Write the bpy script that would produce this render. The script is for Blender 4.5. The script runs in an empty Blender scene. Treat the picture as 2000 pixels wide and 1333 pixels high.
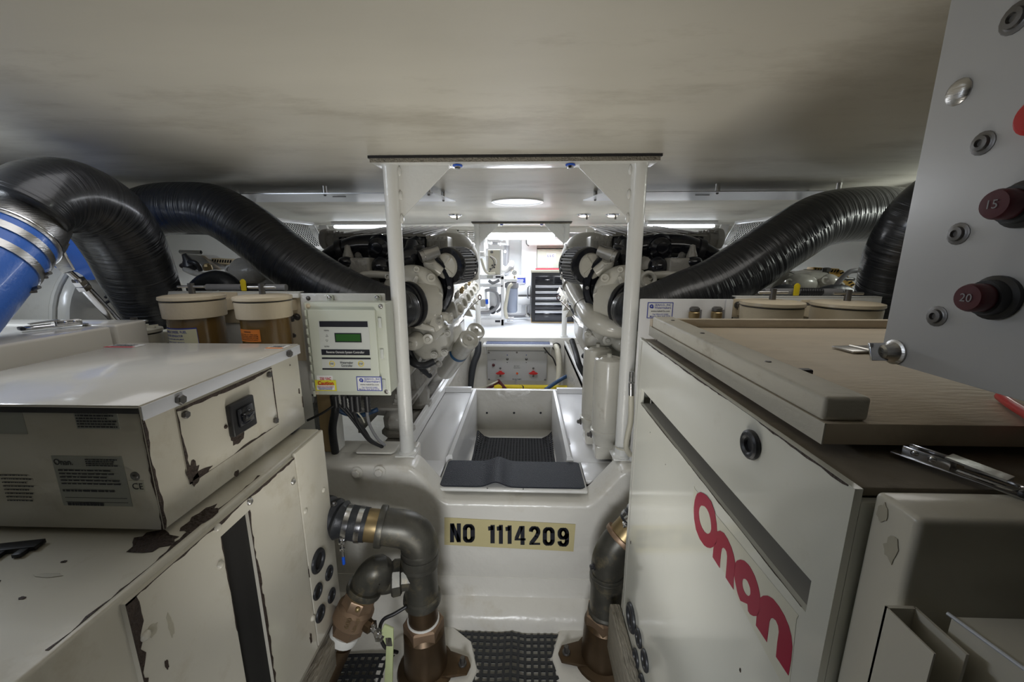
import bpy, bmesh, math, random
from mathutils import Vector, Matrix
random.seed(7)
C = bpy.context.scene.collection
scn = bpy.context.scene
V = Vector
# ------------------------------------------------------------------ camera, world, lights, exposure
FPX = 778.0; PITCH = math.radians(12); YAW = math.radians(1.8); CAMZ = 1.5
cam = bpy.data.cameras.new('camera'); camo = bpy.data.objects.new('camera', cam); C.objects.link(camo)
cam.sensor_width = 36; cam.lens = FPX / 2000 * 36; cam.clip_start = 0.01
camo.location = (0, 0, CAMZ); camo.rotation_euler = (math.pi/2 - PITCH, 0, YAW)
scn.camera = camo
scn.view_settings.view_transform = 'Standard'; scn.view_settings.look = 'None'
scn.view_settings.gamma = 1; scn.view_settings.use_curve_mapping = False
scn.view_settings.exposure = -0.08
w = bpy.data.worlds.new('world'); scn.world = w; w.use_nodes = True
w.node_tree.nodes['Background'].inputs[0].default_value = (0.6, 0.62, 0.65, 1)
w.node_tree.nodes['Background'].inputs[1].default_value = 0.25

def lamp(name, loc, target, sx, sy, power, col, spread=180):
    l = bpy.data.lights.new(name, 'AREA'); l.shape = 'RECTANGLE'; l.size = sx; l.size_y = sy
    l.energy = power; l.color = col; l.spread = math.radians(spread)
    o = bpy.data.objects.new(name, l); C.objects.link(o); o.location = loc
    o.rotation_euler = (V(target) - V(loc)).to_track_quat('-Z', 'Y').to_euler()
    return o
lamp('gangway_work_light', (-0.13, -0.25, 0.95), (-0.08, 1.44, 0.38), 0.30, 0.25, 2.6, (0.95, 0.97, 1.0), 75)
lamp('added_ceiling_uplight', (-0.12, 0.60, 0.47), (-0.12, 1.35, 1.85), 0.40, 0.25, 3.3, (1.0, 0.96, 0.88), 105)  # unseen lamp added low in the gangway to brighten the ceiling
lamp('ceiling_fill_left', (-0.95, 1.05, 1.835), (-0.95, 1.06, 0.5), 0.7, 0.4, 1.4, (0.97, 0.97, 1.0))  # unseen fill added under the ceiling to brighten filters and box top
lamp('ceiling_fill_right', (0.85, 1.25, 1.835), (0.85, 1.26, 0.5), 0.6, 0.3, 1.3, (1.0, 0.97, 0.92))  # matching unseen fill added for the right side, no fixture there
lamp('tube_light_left', (-0.95, 3.4, 1.78), (-0.9, 3.2, 0.3), 0.8, 0.15, 17, (0.93, 0.96, 1.0))
lamp('tube_light_right', (0.88, 3.4, 1.78), (0.83, 3.2, 0.3), 0.8, 0.15, 17, (0.95, 0.97, 1.0))
lamp('tube_light_gangway', (-0.05, 3.3, 1.82), (-0.05, 3.1, 0.3), 0.5, 0.2, 10, (0.86, 0.90, 1.0))
lamp('tube_light_far', (-0.1, 5.25, 1.78), (-0.1, 5.0, 0.3), 1.6, 0.3, 40, (0.86, 0.92, 1.0))
lamp('tube_light_hull_left', (-1.75, 0.85, 1.82), (-1.2, 1.1, 1.0), 0.5, 0.10, 6, (0.80, 0.88, 1.0))
lamp('tube_light_hull_right', (2.0, 1.9, 1.74), (1.3, 2.0, 0.8), 0.5, 0.12, 6, (0.95, 1.0, 0.92))

def ray(px, py):
    a = (px-1000)/FPX; b = -(py-666.5)/FPX
    fw = V((-math.sin(YAW)*math.cos(PITCH), math.cos(YAW)*math.cos(PITCH), -math.sin(PITCH)))
    rt = V((math.cos(YAW), math.sin(YAW), 0))
    up = V((-math.sin(YAW)*math.sin(PITCH), math.cos(YAW)*math.sin(PITCH), math.cos(PITCH)))
    return fw + a*rt + b*up
def P(px, py, X=None, Y=None, Z=None):
    """point measured in the photograph, on the plane X, Y or Z of the room"""
    r = ray(px, py)
    t = X/r.x if X is not None else Y/r.y if Y is not None else (Z-CAMZ)/r.z
    return V((r.x*t, r.y*t, CAMZ + r.z*t))

# ------------------------------------------------------------------ materials
def mat(name, col, rough=0.5, metal=0.0, var=0.12, vscale=4.0, bump=0.02, bscale=40, dirt=None, dirt_amt=0.0, dscale=9, coat=0.0, stretch=None, emit=None, trans=0.0):
    m = bpy.data.materials.new(name); m.use_nodes = True
    nt = m.node_tree; N = nt.nodes; L = nt.links
    b = N['Principled BSDF']
    b.inputs['Roughness'].default_value = rough; b.inputs['Metallic'].default_value = metal
    b.inputs['Coat Weight'].default_value = coat; b.inputs['Coat Roughness'].default_value = 0.08
    if trans: b.inputs['Transmission Weight'].default_value = trans
    tc = N.new('ShaderNodeTexCoord'); src = tc.outputs['Object']
    if stretch:
        mp = N.new('ShaderNodeMapping'); mp.inputs['Scale'].default_value = stretch
        L.new(src, mp.inputs[0]); src = mp.outputs[0]
    n1 = N.new('ShaderNodeTexNoise'); n1.inputs['Scale'].default_value = vscale; n1.inputs['Detail'].default_value = 6
    L.new(src, n1.inputs['Vector'])
    mx = N.new('ShaderNodeMix'); mx.data_type = 'RGBA'
    mx.inputs['A'].default_value = tuple(c*(1-var) for c in col)+(1,)
    mx.inputs['B'].default_value = tuple(min(1, c*(1+var)) for c in col)+(1,)
    L.new(n1.outputs['Fac'], mx.inputs['Factor'])
    out = mx.outputs['Result']
    if dirt:
        n2 = N.new('ShaderNodeTexNoise'); n2.inputs['Scale'].default_value = dscale; n2.inputs['Detail'].default_value = 9; n2.inputs['Roughness'].default_value = 0.7
        L.new(src, n2.inputs['Vector'])
        cr = N.new('ShaderNodeValToRGB'); cr.color_ramp.elements[0].position = 0.62-dirt_amt*0.2; cr.color_ramp.elements[1].position = 0.80-dirt_amt*0.1
        L.new(n2.outputs['Fac'], cr.inputs[0])
        ml = N.new('ShaderNodeMath'); ml.operation = 'MULTIPLY'; ml.inputs[1].default_value = min(1, dirt_amt*1.5+0.2)
        L.new(cr.outputs['Color'], ml.inputs[0])
        m2 = N.new('ShaderNodeMix'); m2.data_type = 'RGBA'; m2.inputs['B'].default_value = tuple(dirt)+(1,)
        L.new(ml.outputs[0], m2.inputs['Factor']); L.new(out, m2.inputs['A']); out = m2.outputs['Result']
    L.new(out, b.inputs['Base Color'])
    if emit:
        b.inputs['Emission Color'].default_value = tuple(emit[:3])+(1,); b.inputs['Emission Strength'].default_value = emit[3]
    if bump:
        n3 = N.new('ShaderNodeTexNoise'); n3.inputs['Scale'].default_value = bscale; n3.inputs['Detail'].default_value = 4
        L.new(src, n3.inputs['Vector'])
        bp = N.new('ShaderNodeBump'); bp.inputs['Strength'].default_value = min(1, bump*10); bp.inputs['Distance'].default_value = bump*0.1
        L.new(n3.outputs['Fac'], bp.inputs['Height']); L.new(bp.outputs[0], b.inputs['Normal'])
    return m
M = {}
M['ceiling'] = mat('ceiling_panel', (0.66,0.63,0.55), 0.42, var=0.15, vscale=2.6, bump=0.04, bscale=5, dirt=(0.42,0.385,0.31), dirt_amt=0.5, dscale=2.4, stretch=(0.6,1.6,1))
M['gel'] = mat('gelcoat', (0.70,0.68,0.62), 0.28, var=0.06, vscale=3, bump=0.10, bscale=7, dirt=(0.48,0.42,0.30), dirt_amt=0.25, dscale=5)
M['hull'] = mat('hull_paint', (0.62,0.62,0.58), 0.35, var=0.05, bump=0.05, bscale=5)
M['nearwall'] = mat('dark_grey_lining', (0.06,0.06,0.06), 0.8, var=0.1)
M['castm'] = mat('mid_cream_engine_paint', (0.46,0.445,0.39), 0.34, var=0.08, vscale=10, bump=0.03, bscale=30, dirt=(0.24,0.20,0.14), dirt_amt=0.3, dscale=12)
M['cooltop'] = mat('dusty_cooler_cover', (0.30,0.285,0.25), 0.65, var=0.15, vscale=14, bump=0.03, dirt=(0.14,0.11,0.08), dirt_amt=0.4)
M['matblack'] = mat('matte_black_rubber', (0.009,0.009,0.010), 0.75, var=0.2, bump=0)
M['deck'] = mat('deck_paint', (0.80,0.82,0.86), 0.3, var=0.03, bump=0.02)
M['white'] = mat('white_paint', (0.80,0.80,0.80), 0.22, var=0.03, bump=0.02, bscale=20)
M['post'] = mat('post_paint', (0.76,0.76,0.73), 0.22, var=0.04, bump=0.04, bscale=60, dirt=(0.5,0.45,0.36), dirt_amt=0.05, dscale=12)
M['gen'] = mat('aged_cream_enamel', (0.66,0.63,0.54), 0.20, var=0.06, vscale=3, bump=0.03, bscale=12, dirt=(0.44,0.38,0.26), dirt_amt=0.25, dscale=6, coat=0.2)
M['genr'] = mat('glossy_cream_enamel', (0.70,0.70,0.63), 0.12, var=0.03, vscale=2, bump=0.015, bscale=6, dirt=(0.45,0.41,0.32), dirt_amt=0.02, dscale=10, coat=0.5)
M['gtop'] = mat('lid_enamel', (0.70,0.67,0.60), 0.16, var=0.05, bump=0.03, bscale=8, coat=0.4)
M['strip'] = mat('blue_white_lit_edge', (0.68,0.70,0.76), 0.3, var=0.04)  # blue-white light on the lid lip put into its colour
M['dull'] = mat('dusty_dark_top', (0.22,0.19,0.15), 0.6, var=0.3, bump=0.05, dirt=(0.08,0.05,0.03), dirt_amt=0.4)
M['rust'] = mat('bare_rusted_steel', (0.045,0.028,0.020), 0.6, var=0.5, vscale=60, bump=0.1, bscale=120)
M['black'] = mat('black_plastic', (0.018,0.018,0.020), 0.4, var=0.2)
M['blackgloss'] = mat('gloss_black_paint', (0.012,0.013,0.018), 0.14, var=0.2, bump=0.03, bscale=20, coat=0.5)
M['rubber'] = mat('black_rubber', (0.022,0.024,0.028), 0.42, var=0.25, bump=0.05)
M['void'] = mat('interior_shade', (0.012,0.011,0.010), 0.9)  # near-black that paints the shade inside slots and openings
M['greyvoid'] = mat('grey_interior_sheet', (0.36,0.35,0.32), 0.6)
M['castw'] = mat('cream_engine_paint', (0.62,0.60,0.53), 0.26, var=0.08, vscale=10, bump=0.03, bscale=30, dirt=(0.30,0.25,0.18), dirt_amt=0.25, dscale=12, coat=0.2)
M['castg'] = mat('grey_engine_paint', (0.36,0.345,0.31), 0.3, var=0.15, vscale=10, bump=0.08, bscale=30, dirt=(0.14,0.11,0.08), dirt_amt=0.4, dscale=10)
M['castd'] = mat('dark_engine_paint', (0.16,0.155,0.14), 0.4, var=0.25, vscale=14, bump=0.1, bscale=30, dirt=(0.05,0.04,0.03), dirt_amt=0.5)  # darkest of the engine paints, blotched darker still
M['racor'] = mat('cream_filter_cap', (0.66,0.57,0.42), 0.30, var=0.05, bump=0.03, bscale=90, dirt=(0.42,0.33,0.2), dirt_amt=0.1)
M['amber'] = mat('amber_bowl', (0.16,0.095,0.03), 0.22, var=0.25, vscale=5, coat=0.6)
M['chrome'] = mat('chrome', (0.72,0.72,0.74), 0.16, 1.0, var=0.05)
M['steel'] = mat('brushed_steel', (0.55,0.54,0.52), 0.32, 1.0, var=0.1, bump=0.03, stretch=(1,1,8))
M['dsteel'] = mat('dark_steel', (0.17,0.165,0.16), 0.4, 0.8, var=0.2)
M['alu'] = mat('aluminium_plate', (0.62,0.63,0.66), 0.30, 0.85, var=0.06, bump=0.02)
M['bronze'] = mat('bronze', (0.30,0.205,0.135), 0.45, 0.7, var=0.2, vscale=14, bump=0.012, bscale=160, dirt=(0.12,0.12,0.09), dirt_amt=0.3)
M['bronzeg'] = mat('tarnished_bronze', (0.085,0.082,0.070), 0.42, 0.6, var=0.5, vscale=22, bump=0.012, bscale=160, dirt=(0.24,0.20,0.12), dirt_amt=0.45, dscale=16)
M['brass'] = mat('brass', (0.36,0.27,0.14), 0.38, 0.85, var=0.15)
M['dbronze'] = mat('brown_bronze', (0.085,0.055,0.03), 0.38, 0.65, var=0.4, vscale=12, bump=0.01, dirt=(0.20,0.12,0.05), dirt_amt=0.3)
M['tape'] = mat('thread_tape', (0.8,0.8,0.76), 0.5)
M['blue'] = mat('blue_silicone', (0.05,0.17,0.62), 0.3, var=0.15, bump=0.03, bscale=120, coat=0.2)
M['bluecap'] = mat('blue_plastic', (0.01,0.10,0.65), 0.4)
M['yellow'] = mat('yellow_plastic', (0.80,0.62,0.02), 0.4)
M['green'] = mat('pale_green_grip', (0.50,0.56,0.30), 0.45, var=0.1, vscale=20)
M['wood'] = mat('plywood', (0.56,0.48,0.37), 0.55, var=0.16, vscale=6, bump=0.03, bscale=30, dirt=(0.27,0.21,0.14), dirt_amt=0.25, dscale=5, stretch=(1,4,1))
M['woodp'] = mat('scuffed_painted_wood', (0.60,0.57,0.49), 0.5, var=0.12, vscale=8, bump=0.03, bscale=40, dirt=(0.36,0.32,0.24), dirt_amt=0.35, dscale=10, stretch=(1,1.6,3))
M['woodo'] = mat('weathered_wood', (0.34,0.31,0.25), 0.7, var=0.35, vscale=10, bump=0.15, bscale=30, dirt=(0.06,0.05,0.04), dirt_amt=0.4, stretch=(6,1,6))
M['woodr'] = mat('raw_wood_post', (0.50,0.37,0.20), 0.6, var=0.2, vscale=8, stretch=(4,4,0.7))
M['panel'] = mat('grey_panel_enamel', (0.50,0.50,0.50), 0.35, var=0.05, vscale=3, bump=0.03, bscale=10)
M['mat'] = mat('blue_black_nonskid', (0.022,0.027,0.042), 0.45, var=0.2, bump=0.15, bscale=260, dirt=(0.12,0.12,0.13), dirt_amt=0.03, dscale=20)
M['matblue'] = mat('blue_grey_nonskid', (0.05,0.075,0.17), 0.5, var=0.15, vscale=12, bump=0.1, bscale=100)
M['enc'] = mat('grey_green_plastic', (0.60,0.63,0.54), 0.35, var=0.03)
M['encl'] = mat('light_label_grey', (0.58,0.60,0.56), 0.4, var=0.02)
M['ink'] = mat('black_ink', (0.012,0.013,0.02), 0.5, var=0, bump=0)
M['navy'] = mat('navy_ink', (0.03,0.05,0.35), 0.5, var=0, bump=0)
M['inkw'] = mat('white_ink', (0.75,0.75,0.72), 0.5, var=0, bump=0)
M['inkr'] = mat('red_ink', (0.50,0.01,0.03), 0.45, var=0, bump=0)
M['logo'] = mat('crimson_vinyl', (0.34,0.008,0.045), 0.3, var=0.08, vscale=12, bump=0)
M['vinyl'] = mat('cream_vinyl_strip', (0.64,0.63,0.53), 0.22, var=0.03, vscale=12, bump=0)
M['paper'] = mat('white_sticker', (0.78,0.78,0.76), 0.4, var=0.02, bump=0)
M['yell'] = mat('yellow_sticker', (0.72,0.66,0.05), 0.4, var=0.04, bump=0)
M['orange'] = mat('orange_sticker', (0.80,0.24,0.04), 0.45, var=0.03, bump=0)
M['beigelab'] = mat('cream_sticker', (0.68,0.66,0.46), 0.4, var=0.04, bump=0)
M['greylab'] = mat('silver_grey_sticker', (0.36,0.37,0.33), 0.4, var=0.06, bump=0)
M['tan'] = mat('tan_masking_sheet', (0.56,0.49,0.26), 0.45, var=0.08, vscale=9, dirt=(0.40,0.34,0.20), dirt_amt=0.3)
M['lcd'] = mat('green_lcd', (0.03,0.11,0.025), 0.2, var=0.05)
M['duct'] = mat('beige_slotted_duct', (0.66,0.52,0.30), 0.5)
M['ductor'] = mat('ochre_slotted_duct', (0.72,0.46,0.12), 0.5)
M['red'] = mat('red_plastic', (0.55,0.02,0.02), 0.35)
M['smudge'] = mat('grimy_smudge', (0.47,0.44,0.35), 0.5, var=0.15, vscale=40, bump=0)
M['dred'] = mat('dark_red_plastic', (0.085,0.014,0.02), 0.35, var=0.1)
M['orangered'] = mat('amber_lens', (0.7,0.10,0.02), 0.3)
M['hosew'] = mat('cream_hose', (0.62,0.59,0.48), 0.4, var=0.06)
M['hosebl'] = mat('dark_blue_hose', (0.02,0.06,0.14), 0.4)
M['grey'] = mat('grey_plastic', (0.25,0.25,0.26), 0.4)
M['clear'] = mat('smoky_clear_bowl', (0.45,0.50,0.62), 0.12, var=0.05, trans=0.35, bump=0)
M['bluetape'] = mat('blue_tape', (0.02,0.10,0.22), 0.5)
M['lightdiff'] = mat('lamp_diffuser', (0.9,0.92,1.0), 0.5, var=0, bump=0, emit=(0.85,0.92,1.0,5.0))
M['hatch'] = mat('hatch_glass', (0.9,0.92,1.0), 0.3, var=0, bump=0, emit=(0.85,0.9,1.0,0.9))
M['warmlamp'] = mat('warm_lamp_glass', (1.0,0.9,0.8), 0.3, var=0, bump=0, emit=(1.0,0.82,0.62,3.0))

def hose_mat():
    m = bpy.data.materials.new('wrapped_black_hose'); m.use_nodes = True
    nt = m.node_tree; N = nt.nodes; L = nt.links; b = N['Principled BSDF']
    b.inputs['Base Color'].default_value = (0.014,0.015,0.018,1); b.inputs['Roughness'].default_value = 0.30
    b.inputs['Coat Weight'].default_value = 0.6; b.inputs['Coat Roughness'].default_value = 0.18
    uv = N.new('ShaderNodeUVMap'); uv.uv_map = 'UVMap'
    mp = N.new('ShaderNodeMapping'); mp.inputs['Scale'].default_value = (1.3, 60, 1)
    L.new(uv.outputs[0], mp.inputs[0])
    n = N.new('ShaderNodeTexNoise'); n.inputs['Scale'].default_value = 1.0; n.inputs['Detail'].default_value = 4; n.inputs['Distortion'].default_value = 0.3
    L.new(mp.outputs[0], n.inputs['Vector'])
    bp = N.new('ShaderNodeBump'); bp.inputs['Strength'].default_value = 0.9; bp.inputs['Distance'].default_value = 0.012
    L.new(n.outputs['Fac'], bp.inputs['Height'])
    ck = N.new('ShaderNodeTexNoise'); ck.inputs['Scale'].default_value = 14; ck.inputs['Detail'].default_value = 5
    tc = N.new('ShaderNodeTexCoord'); L.new(tc.outputs['Object'], ck.inputs['Vector'])
    mr = N.new('ShaderNodeMapRange'); mr.inputs['To Min'].default_value = 0.22; mr.inputs['To Max'].default_value = 0.50
    L.new(ck.outputs['Fac'], mr.inputs['Value']); L.new(mr.outputs[0], b.inputs['Roughness'])
    L.new(bp.outputs[0], b.inputs['Normal'])
    return m
M['hose'] = hose_mat()

# ------------------------------------------------------------------ builder
def origin(o):
    p = V((0,0,0))
    while o is not None:
        p += o.location; o = o.parent
    return p
def basis(n):
    n = V(n).normalized()
    a = V((0,0,1)) if abs(n.z) < 0.9 else V((0,1,0))
    r = a.cross(n).normalized(); u = n.cross(r).normalized()
    return r, u, n
class B:
    def __init__(s): s.bm = bmesh.new(); s.uv = None
    def box(s, x0, x1, y0, y1, z0, z1, bev=0.0, seg=2):
        return s.hexa([V((x0,y0,z0)),V((x1,y0,z0)),V((x1,y1,z0)),V((x0,y1,z0)),V((x0,y0,z1)),V((x1,y0,z1)),V((x1,y1,z1)),V((x0,y1,z1))], bev, seg)
    def hexa(s, p, bev=0.0, seg=2):
        v = [s.bm.verts.new(q) for q in p]
        F = [(0,3,2,1),(4,5,6,7),(0,1,5,4),(1,2,6,5),(2,3,7,6),(3,0,4,7)]
        fs = [s.bm.faces.new([v[i] for i in f]) for f in F]
        bmesh.ops.recalc_face_normals(s.bm, faces=fs)
        if bev > 0:
            es = list({e for f in fs for e in f.edges})
            bmesh.ops.bevel(s.bm, geom=es, offset=bev, segments=seg, profile=0.5, affect='EDGES')
        return s
    def obox(s, c, r, u, n, w, h, d, bev=0.0, seg=2):
        """oriented box: centre c, half axes from r,u,n with full sizes w,h,d"""
        c = V(c); r = V(r).normalized()*w/2; u = V(u).normalized()*h/2; n = V(n).normalized()*d/2
        return s.hexa([c-r-u-n, c+r-u-n, c+r+u-n, c-r+u-n, c-r-u+n, c+r-u+n, c+r+u+n, c-r+u+n], bev, seg)
    def prism(s, pts, ext, bev=0.0, seg=2):
        """polygon of 3D points extruded by vector ext"""
        ext = V(ext)
        a = [s.bm.verts.new(V(p)) for p in pts]; b = [s.bm.verts.new(V(p)+ext) for p in pts]
        n = len(pts)
        fs = [s.bm.faces.new(a[::-1]), s.bm.faces.new(b)]
        for i in range(n): fs.append(s.bm.faces.new([a[i], a[(i+1)%n], b[(i+1)%n], b[i]]))
        bmesh.ops.recalc_face_normals(s.bm, faces=fs)
        if bev > 0:
            es = list({e for f in fs for e in f.edges})
            bmesh.ops.bevel(s.bm, geom=es, offset=bev, segments=seg, profile=0.5, affect='EDGES')
        return s
    def lathe(s, o, axis, prof, seg=24, a0=0, cap=True, sx=1.0):
        r, u, n = basis(axis); o = V(o); rings = []
        for (rad, h) in prof:
            if rad < 1e-6: rings.append([s.bm.verts.new(o+n*h)])
            else: rings.append([s.bm.verts.new(o+n*h+(r*math.cos(a0+2*math.pi*k/seg)*sx+u*math.sin(a0+2*math.pi*k/seg))*rad) for k in range(seg)])
        fs = []
        for A, Bq in zip(rings, rings[1:]):
            if len(A) == 1 and len(Bq) == 1: continue
            if len(A) == 1:
                for k in range(seg): fs.append(s.bm.faces.new([A[0], Bq[k], Bq[(k+1)%seg]]))
            elif len(Bq) == 1:
                for k in range(seg): fs.append(s.bm.faces.new([A[k], A[(k+1)%seg], Bq[0]]))
            else:
                for k in range(seg): fs.append(s.bm.faces.new([A[k], A[(k+1)%seg], Bq[(k+1)%seg], Bq[k]]))
        if cap:
            if len(rings[0]) > 1: fs.append(s.bm.faces.new(rings[0][::-1]))
            if len(rings[-1]) > 1: fs.append(s.bm.faces.new(rings[-1]))
        bmesh.ops.recalc_face_normals(s.bm, faces=fs)
        return s
    def cyl(s, p0, p1, r0, r1=None, seg=20):
        p0 = V(p0); p1 = V(p1); d = p1-p0
        return s.lathe(p0, d, [(r0,0),(r0 if r1 is None else r1, d.length)], seg)
    def ring(s, c, axis, ro, ri, th, seg=28):
        return s.lathe(c, axis, [(ri,-th/2),(ro*0.97+ri*0.03,-th/2),(ro,-th/3),(ro,th/3),(ro*0.97+ri*0.03,th/2),(ri,th/2),(ri,-th/2)], seg, cap=False)
    def torus(s, c, axis, R, r, seg=28, sg=10, sx=1.0):
        return s.lathe(c, axis, [(R+r*math.cos(2*math.pi*k/sg), r*math.sin(2*math.pi*k/sg)) for k in range(sg+1)], seg, cap=False, sx=sx)
    def sph(s, c, r, sx=1, sy=1, sz=1, seg=16):
        m = Matrix.Translation(V(c)) @ Matrix.Diagonal((sx*r, sy*r, sz*r, 1))
        bmesh.ops.create_uvsphere(s.bm, u_segments=seg, v_segments=max(6, seg*2//3), radius=1, matrix=m)
        return s
    def tube(s, pts, rad, seg=12, sub=6, spline=True, ripple=None, cap=True):
        pts = [V(p) for p in pts]; n = len(pts)
        rads = list(rad) if hasattr(rad, '__len__') else [rad]*n
        Q = []; Rr = []
        if spline and n > 2:
            for i in range(n-1):
                p0 = pts[max(i-1,0)]; p1 = pts[i]; p2 = pts[i+1]; p3 = pts[min(i+2,n-1)]
                for k in range(sub):
                    t = k/sub
                    Q.append(0.5*((2*p1)+(-p0+p2)*t+(2*p0-5*p1+4*p2-p3)*t*t+(-p0+3*p1-3*p2+p3)*t**3)); Rr.append(rads[i]*(1-t)+rads[i+1]*t)
            Q.append(pts[-1]); Rr.append(rads[-1])
        else: Q = pts; Rr = rads
        if s.uv is None: s.uv = s.bm.loops.layers.uv.new('UVMap')
        r = None; rings = []; Ls = [0]
        for i in range(len(Q)):
            d = (Q[min(i+1,len(Q)-1)]-Q[max(i-1,0)]).normalized()
            if r is None: r, _, _ = basis(d)
            r = (r-d*r.dot(d)).normalized(); u = d.cross(r)
            rr = Rr[i]
            if ripple: rr *= 1+ripple*(1 if i%2 else -1)
            rings.append([s.bm.verts.new(Q[i]+(r*math.cos(2*math.pi*k/seg)+u*math.sin(2*math.pi*k/seg))*rr) for k in range(seg)])
            if i: Ls.append(Ls[-1]+(Q[i]-Q[i-1]).length)
        for i in range(len(rings)-1):
            for k in range(seg):
                f = s.bm.faces.new([rings[i][k], rings[i][(k+1)%seg], rings[i+1][(k+1)%seg], rings[i+1][k]])
                for l, uvv in zip(f.loops, ((k/seg,Ls[i]),((k+1)/seg,Ls[i]),((k+1)/seg,Ls[i+1]),(k/seg,Ls[i+1]))): l[s.uv].uv = uvv
        if cap:
            s.bm.faces.new(rings[0][::-1]); s.bm.faces.new(rings[-1])
        return s
    def make(s, name, m, parent=None, smooth=True, xf=None, kind=None, label=None):
        bm = s.bm
        if xf is not None:
            bmesh.ops.transform(bm, matrix=xf, verts=bm.verts)
            if xf.determinant() < 0: bmesh.ops.reverse_faces(bm, faces=bm.faces)
        if parent is not None: bmesh.ops.translate(bm, vec=-origin(parent), verts=bm.verts)
        if smooth:
            for f in bm.faces: f.smooth = True
            for e in bm.edges:
                if len(e.link_faces) == 2:
                    if e.calc_face_angle(0) > 0.62: e.smooth = False
        me = bpy.data.meshes.new(name); bm.to_mesh(me); bm.free()
        me.materials.append(M[m] if isinstance(m, str) else m)
        o = bpy.data.objects.new(name, me); C.objects.link(o)
        if parent is not None: o.parent = parent
        if kind: o['kind'] = kind
        if label: o['label'] = label
        return o
def thing(name, label, cat, loc, group=None):
    o = bpy.data.objects.new(name, None); C.objects.link(o); o.empty_display_size = 0.05
    o.location = V(loc); o['label'] = label; o['category'] = cat
    if group: o['group'] = group
    return o
def tag(o, label, cat, group=None):
    o['label'] = label; o['category'] = cat
    if group: o['group'] = group
    return o
def rebase(o, loc):
    loc = V(loc); o.data.transform(Matrix.Translation(-loc)); o.location = loc; return o
def struct(o): o['kind'] = 'structure'; return o

def txt(s, c, right, up, h, m, parent, width=None, bold=0.0, name='lettering', lift=0.0006, align='CENTER', ex=0.0002):
    cu = bpy.data.curves.new(name, 'FONT'); cu.body = s; cu.align_x = align; cu.align_y = 'CENTER'
    cu.size = 1.0; cu.offset = bold; cu.extrude = 0.0; cu.resolution_u = 3
    to = bpy.data.objects.new(name, cu)
    me = bpy.data.meshes.new_from_object(to); bpy.data.objects.remove(to); bpy.data.curves.remove(cu)
    xs = [v.co.x for v in me.vertices] or [0, 1]; ys = [v.co.y for v in me.vertices] or [0, 1]
    hh = 0.72; sy = h/hh; sx = sy
    if width: sx = width/(max(xs)-min(xs))
    r = V(right).normalized(); u = V(up).normalized(); n = r.cross(u)
    c = V(c) + n*lift - origin(parent)
    cx = (max(xs)+min(xs))/2 if align == 'CENTER' else 0
    cy = (max(ys)+min(ys))/2
    for v in me.vertices:
        x = (v.co.x-cx)*sx; y = (v.co.y-cy)*sy
        v.co = c + r*x + u*y
    me.materials.clear(); me.materials.append(M[m]); me.name = name
    o = bpy.data.objects.new(name, me); C.objects.link(o); o.parent = parent
    return o
def decal(c, right, up, w_, h_, m, parent, name='sticker', lift=0.0, th=0.0008, bev=0.0, label=None):
    b = B(); n = V(right).normalized().cross(V(up).normalized())
    b.obox(V(c)+n*(lift+th/2), right, up, n, w_, h_, th)
    return b.make(name, m, parent, smooth=False, label=label)
def rows(c, right, up, w_, h_, nr, m, parent, name='fine_print', lift=0.001, fill=0.55, seed=1):
    """rows of print too small to read: short dashes of ink"""
    rg = random.Random(seed); b = B(); r = V(right).normalized(); u = V(up).normalized(); n = r.cross(u); c = V(c)+n*lift
    for i in range(nr):
        y = h_/2-h_*(i+0.5)/nr; x = -w_/2; end = w_/2*rg.uniform(0.5, 1.0)
        while x < end:
            L_ = rg.uniform(0.03, 0.12)*w_; x1 = min(x+L_, w_/2)
            q = [c+r*x+u*(y-h_/nr*fill/2), c+r*x1+u*(y-h_/nr*fill/2), c+r*x1+u*(y+h_/nr*fill/2), c+r*x+u*(y+h_/nr*fill/2)]
            b.bm.faces.new([b.bm.verts.new(p) for p in q]); x = x1+0.015*w_
    return b.make(name, m, parent, smooth=False)
def chip_strip(b, p0, p1, side, w0, w1, n, th=0.0007, seed=1, step=0.012):
    """jagged strip of bare metal along p0-p1 growing towards side"""
    rg = random.Random(seed); p0 = V(p0); p1 = V(p1); side = V(side).normalized(); n = V(n).normalized()
    L_ = (p1-p0).length; k = max(3, int(L_/step)); bottom = []; top = []; wv = rg.uniform(w0, w1)
    for i in range(k+1):
        t = min(1, max(0, (i+(rg.uniform(-.3,.3) if 0 < i < k else 0))/k))
        wv = max(w0, min(w1, wv+rg.uniform(-1,1)*(w1-w0)*0.45))
        bottom.append(p0.lerp(p1, t)); top.append(p0.lerp(p1, t)+side*wv)
    for i in range(k):
        q = [bottom[i], bottom[i+1], top[i+1], top[i]]
        if (q[1]-q[0]).length < 1e-5: continue
        b.prism(q, n*th)
    return b
def blotch(b, c, right, up, rx, ry, th=0.0006, seed=1, k=16):
    rg = random.Random(seed); r = V(right).normalized(); u = V(up).normalized(); n = r.cross(u)
    pts = []
    for i in range(k):
        a = 2*math.pi*i/k; q = rg.uniform(0.6, 1.1)
        pts.append(V(c)+r*rx*q*math.cos(a)+u*ry*q*math.sin(a))
    b.prism(pts, n*th); return b
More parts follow.
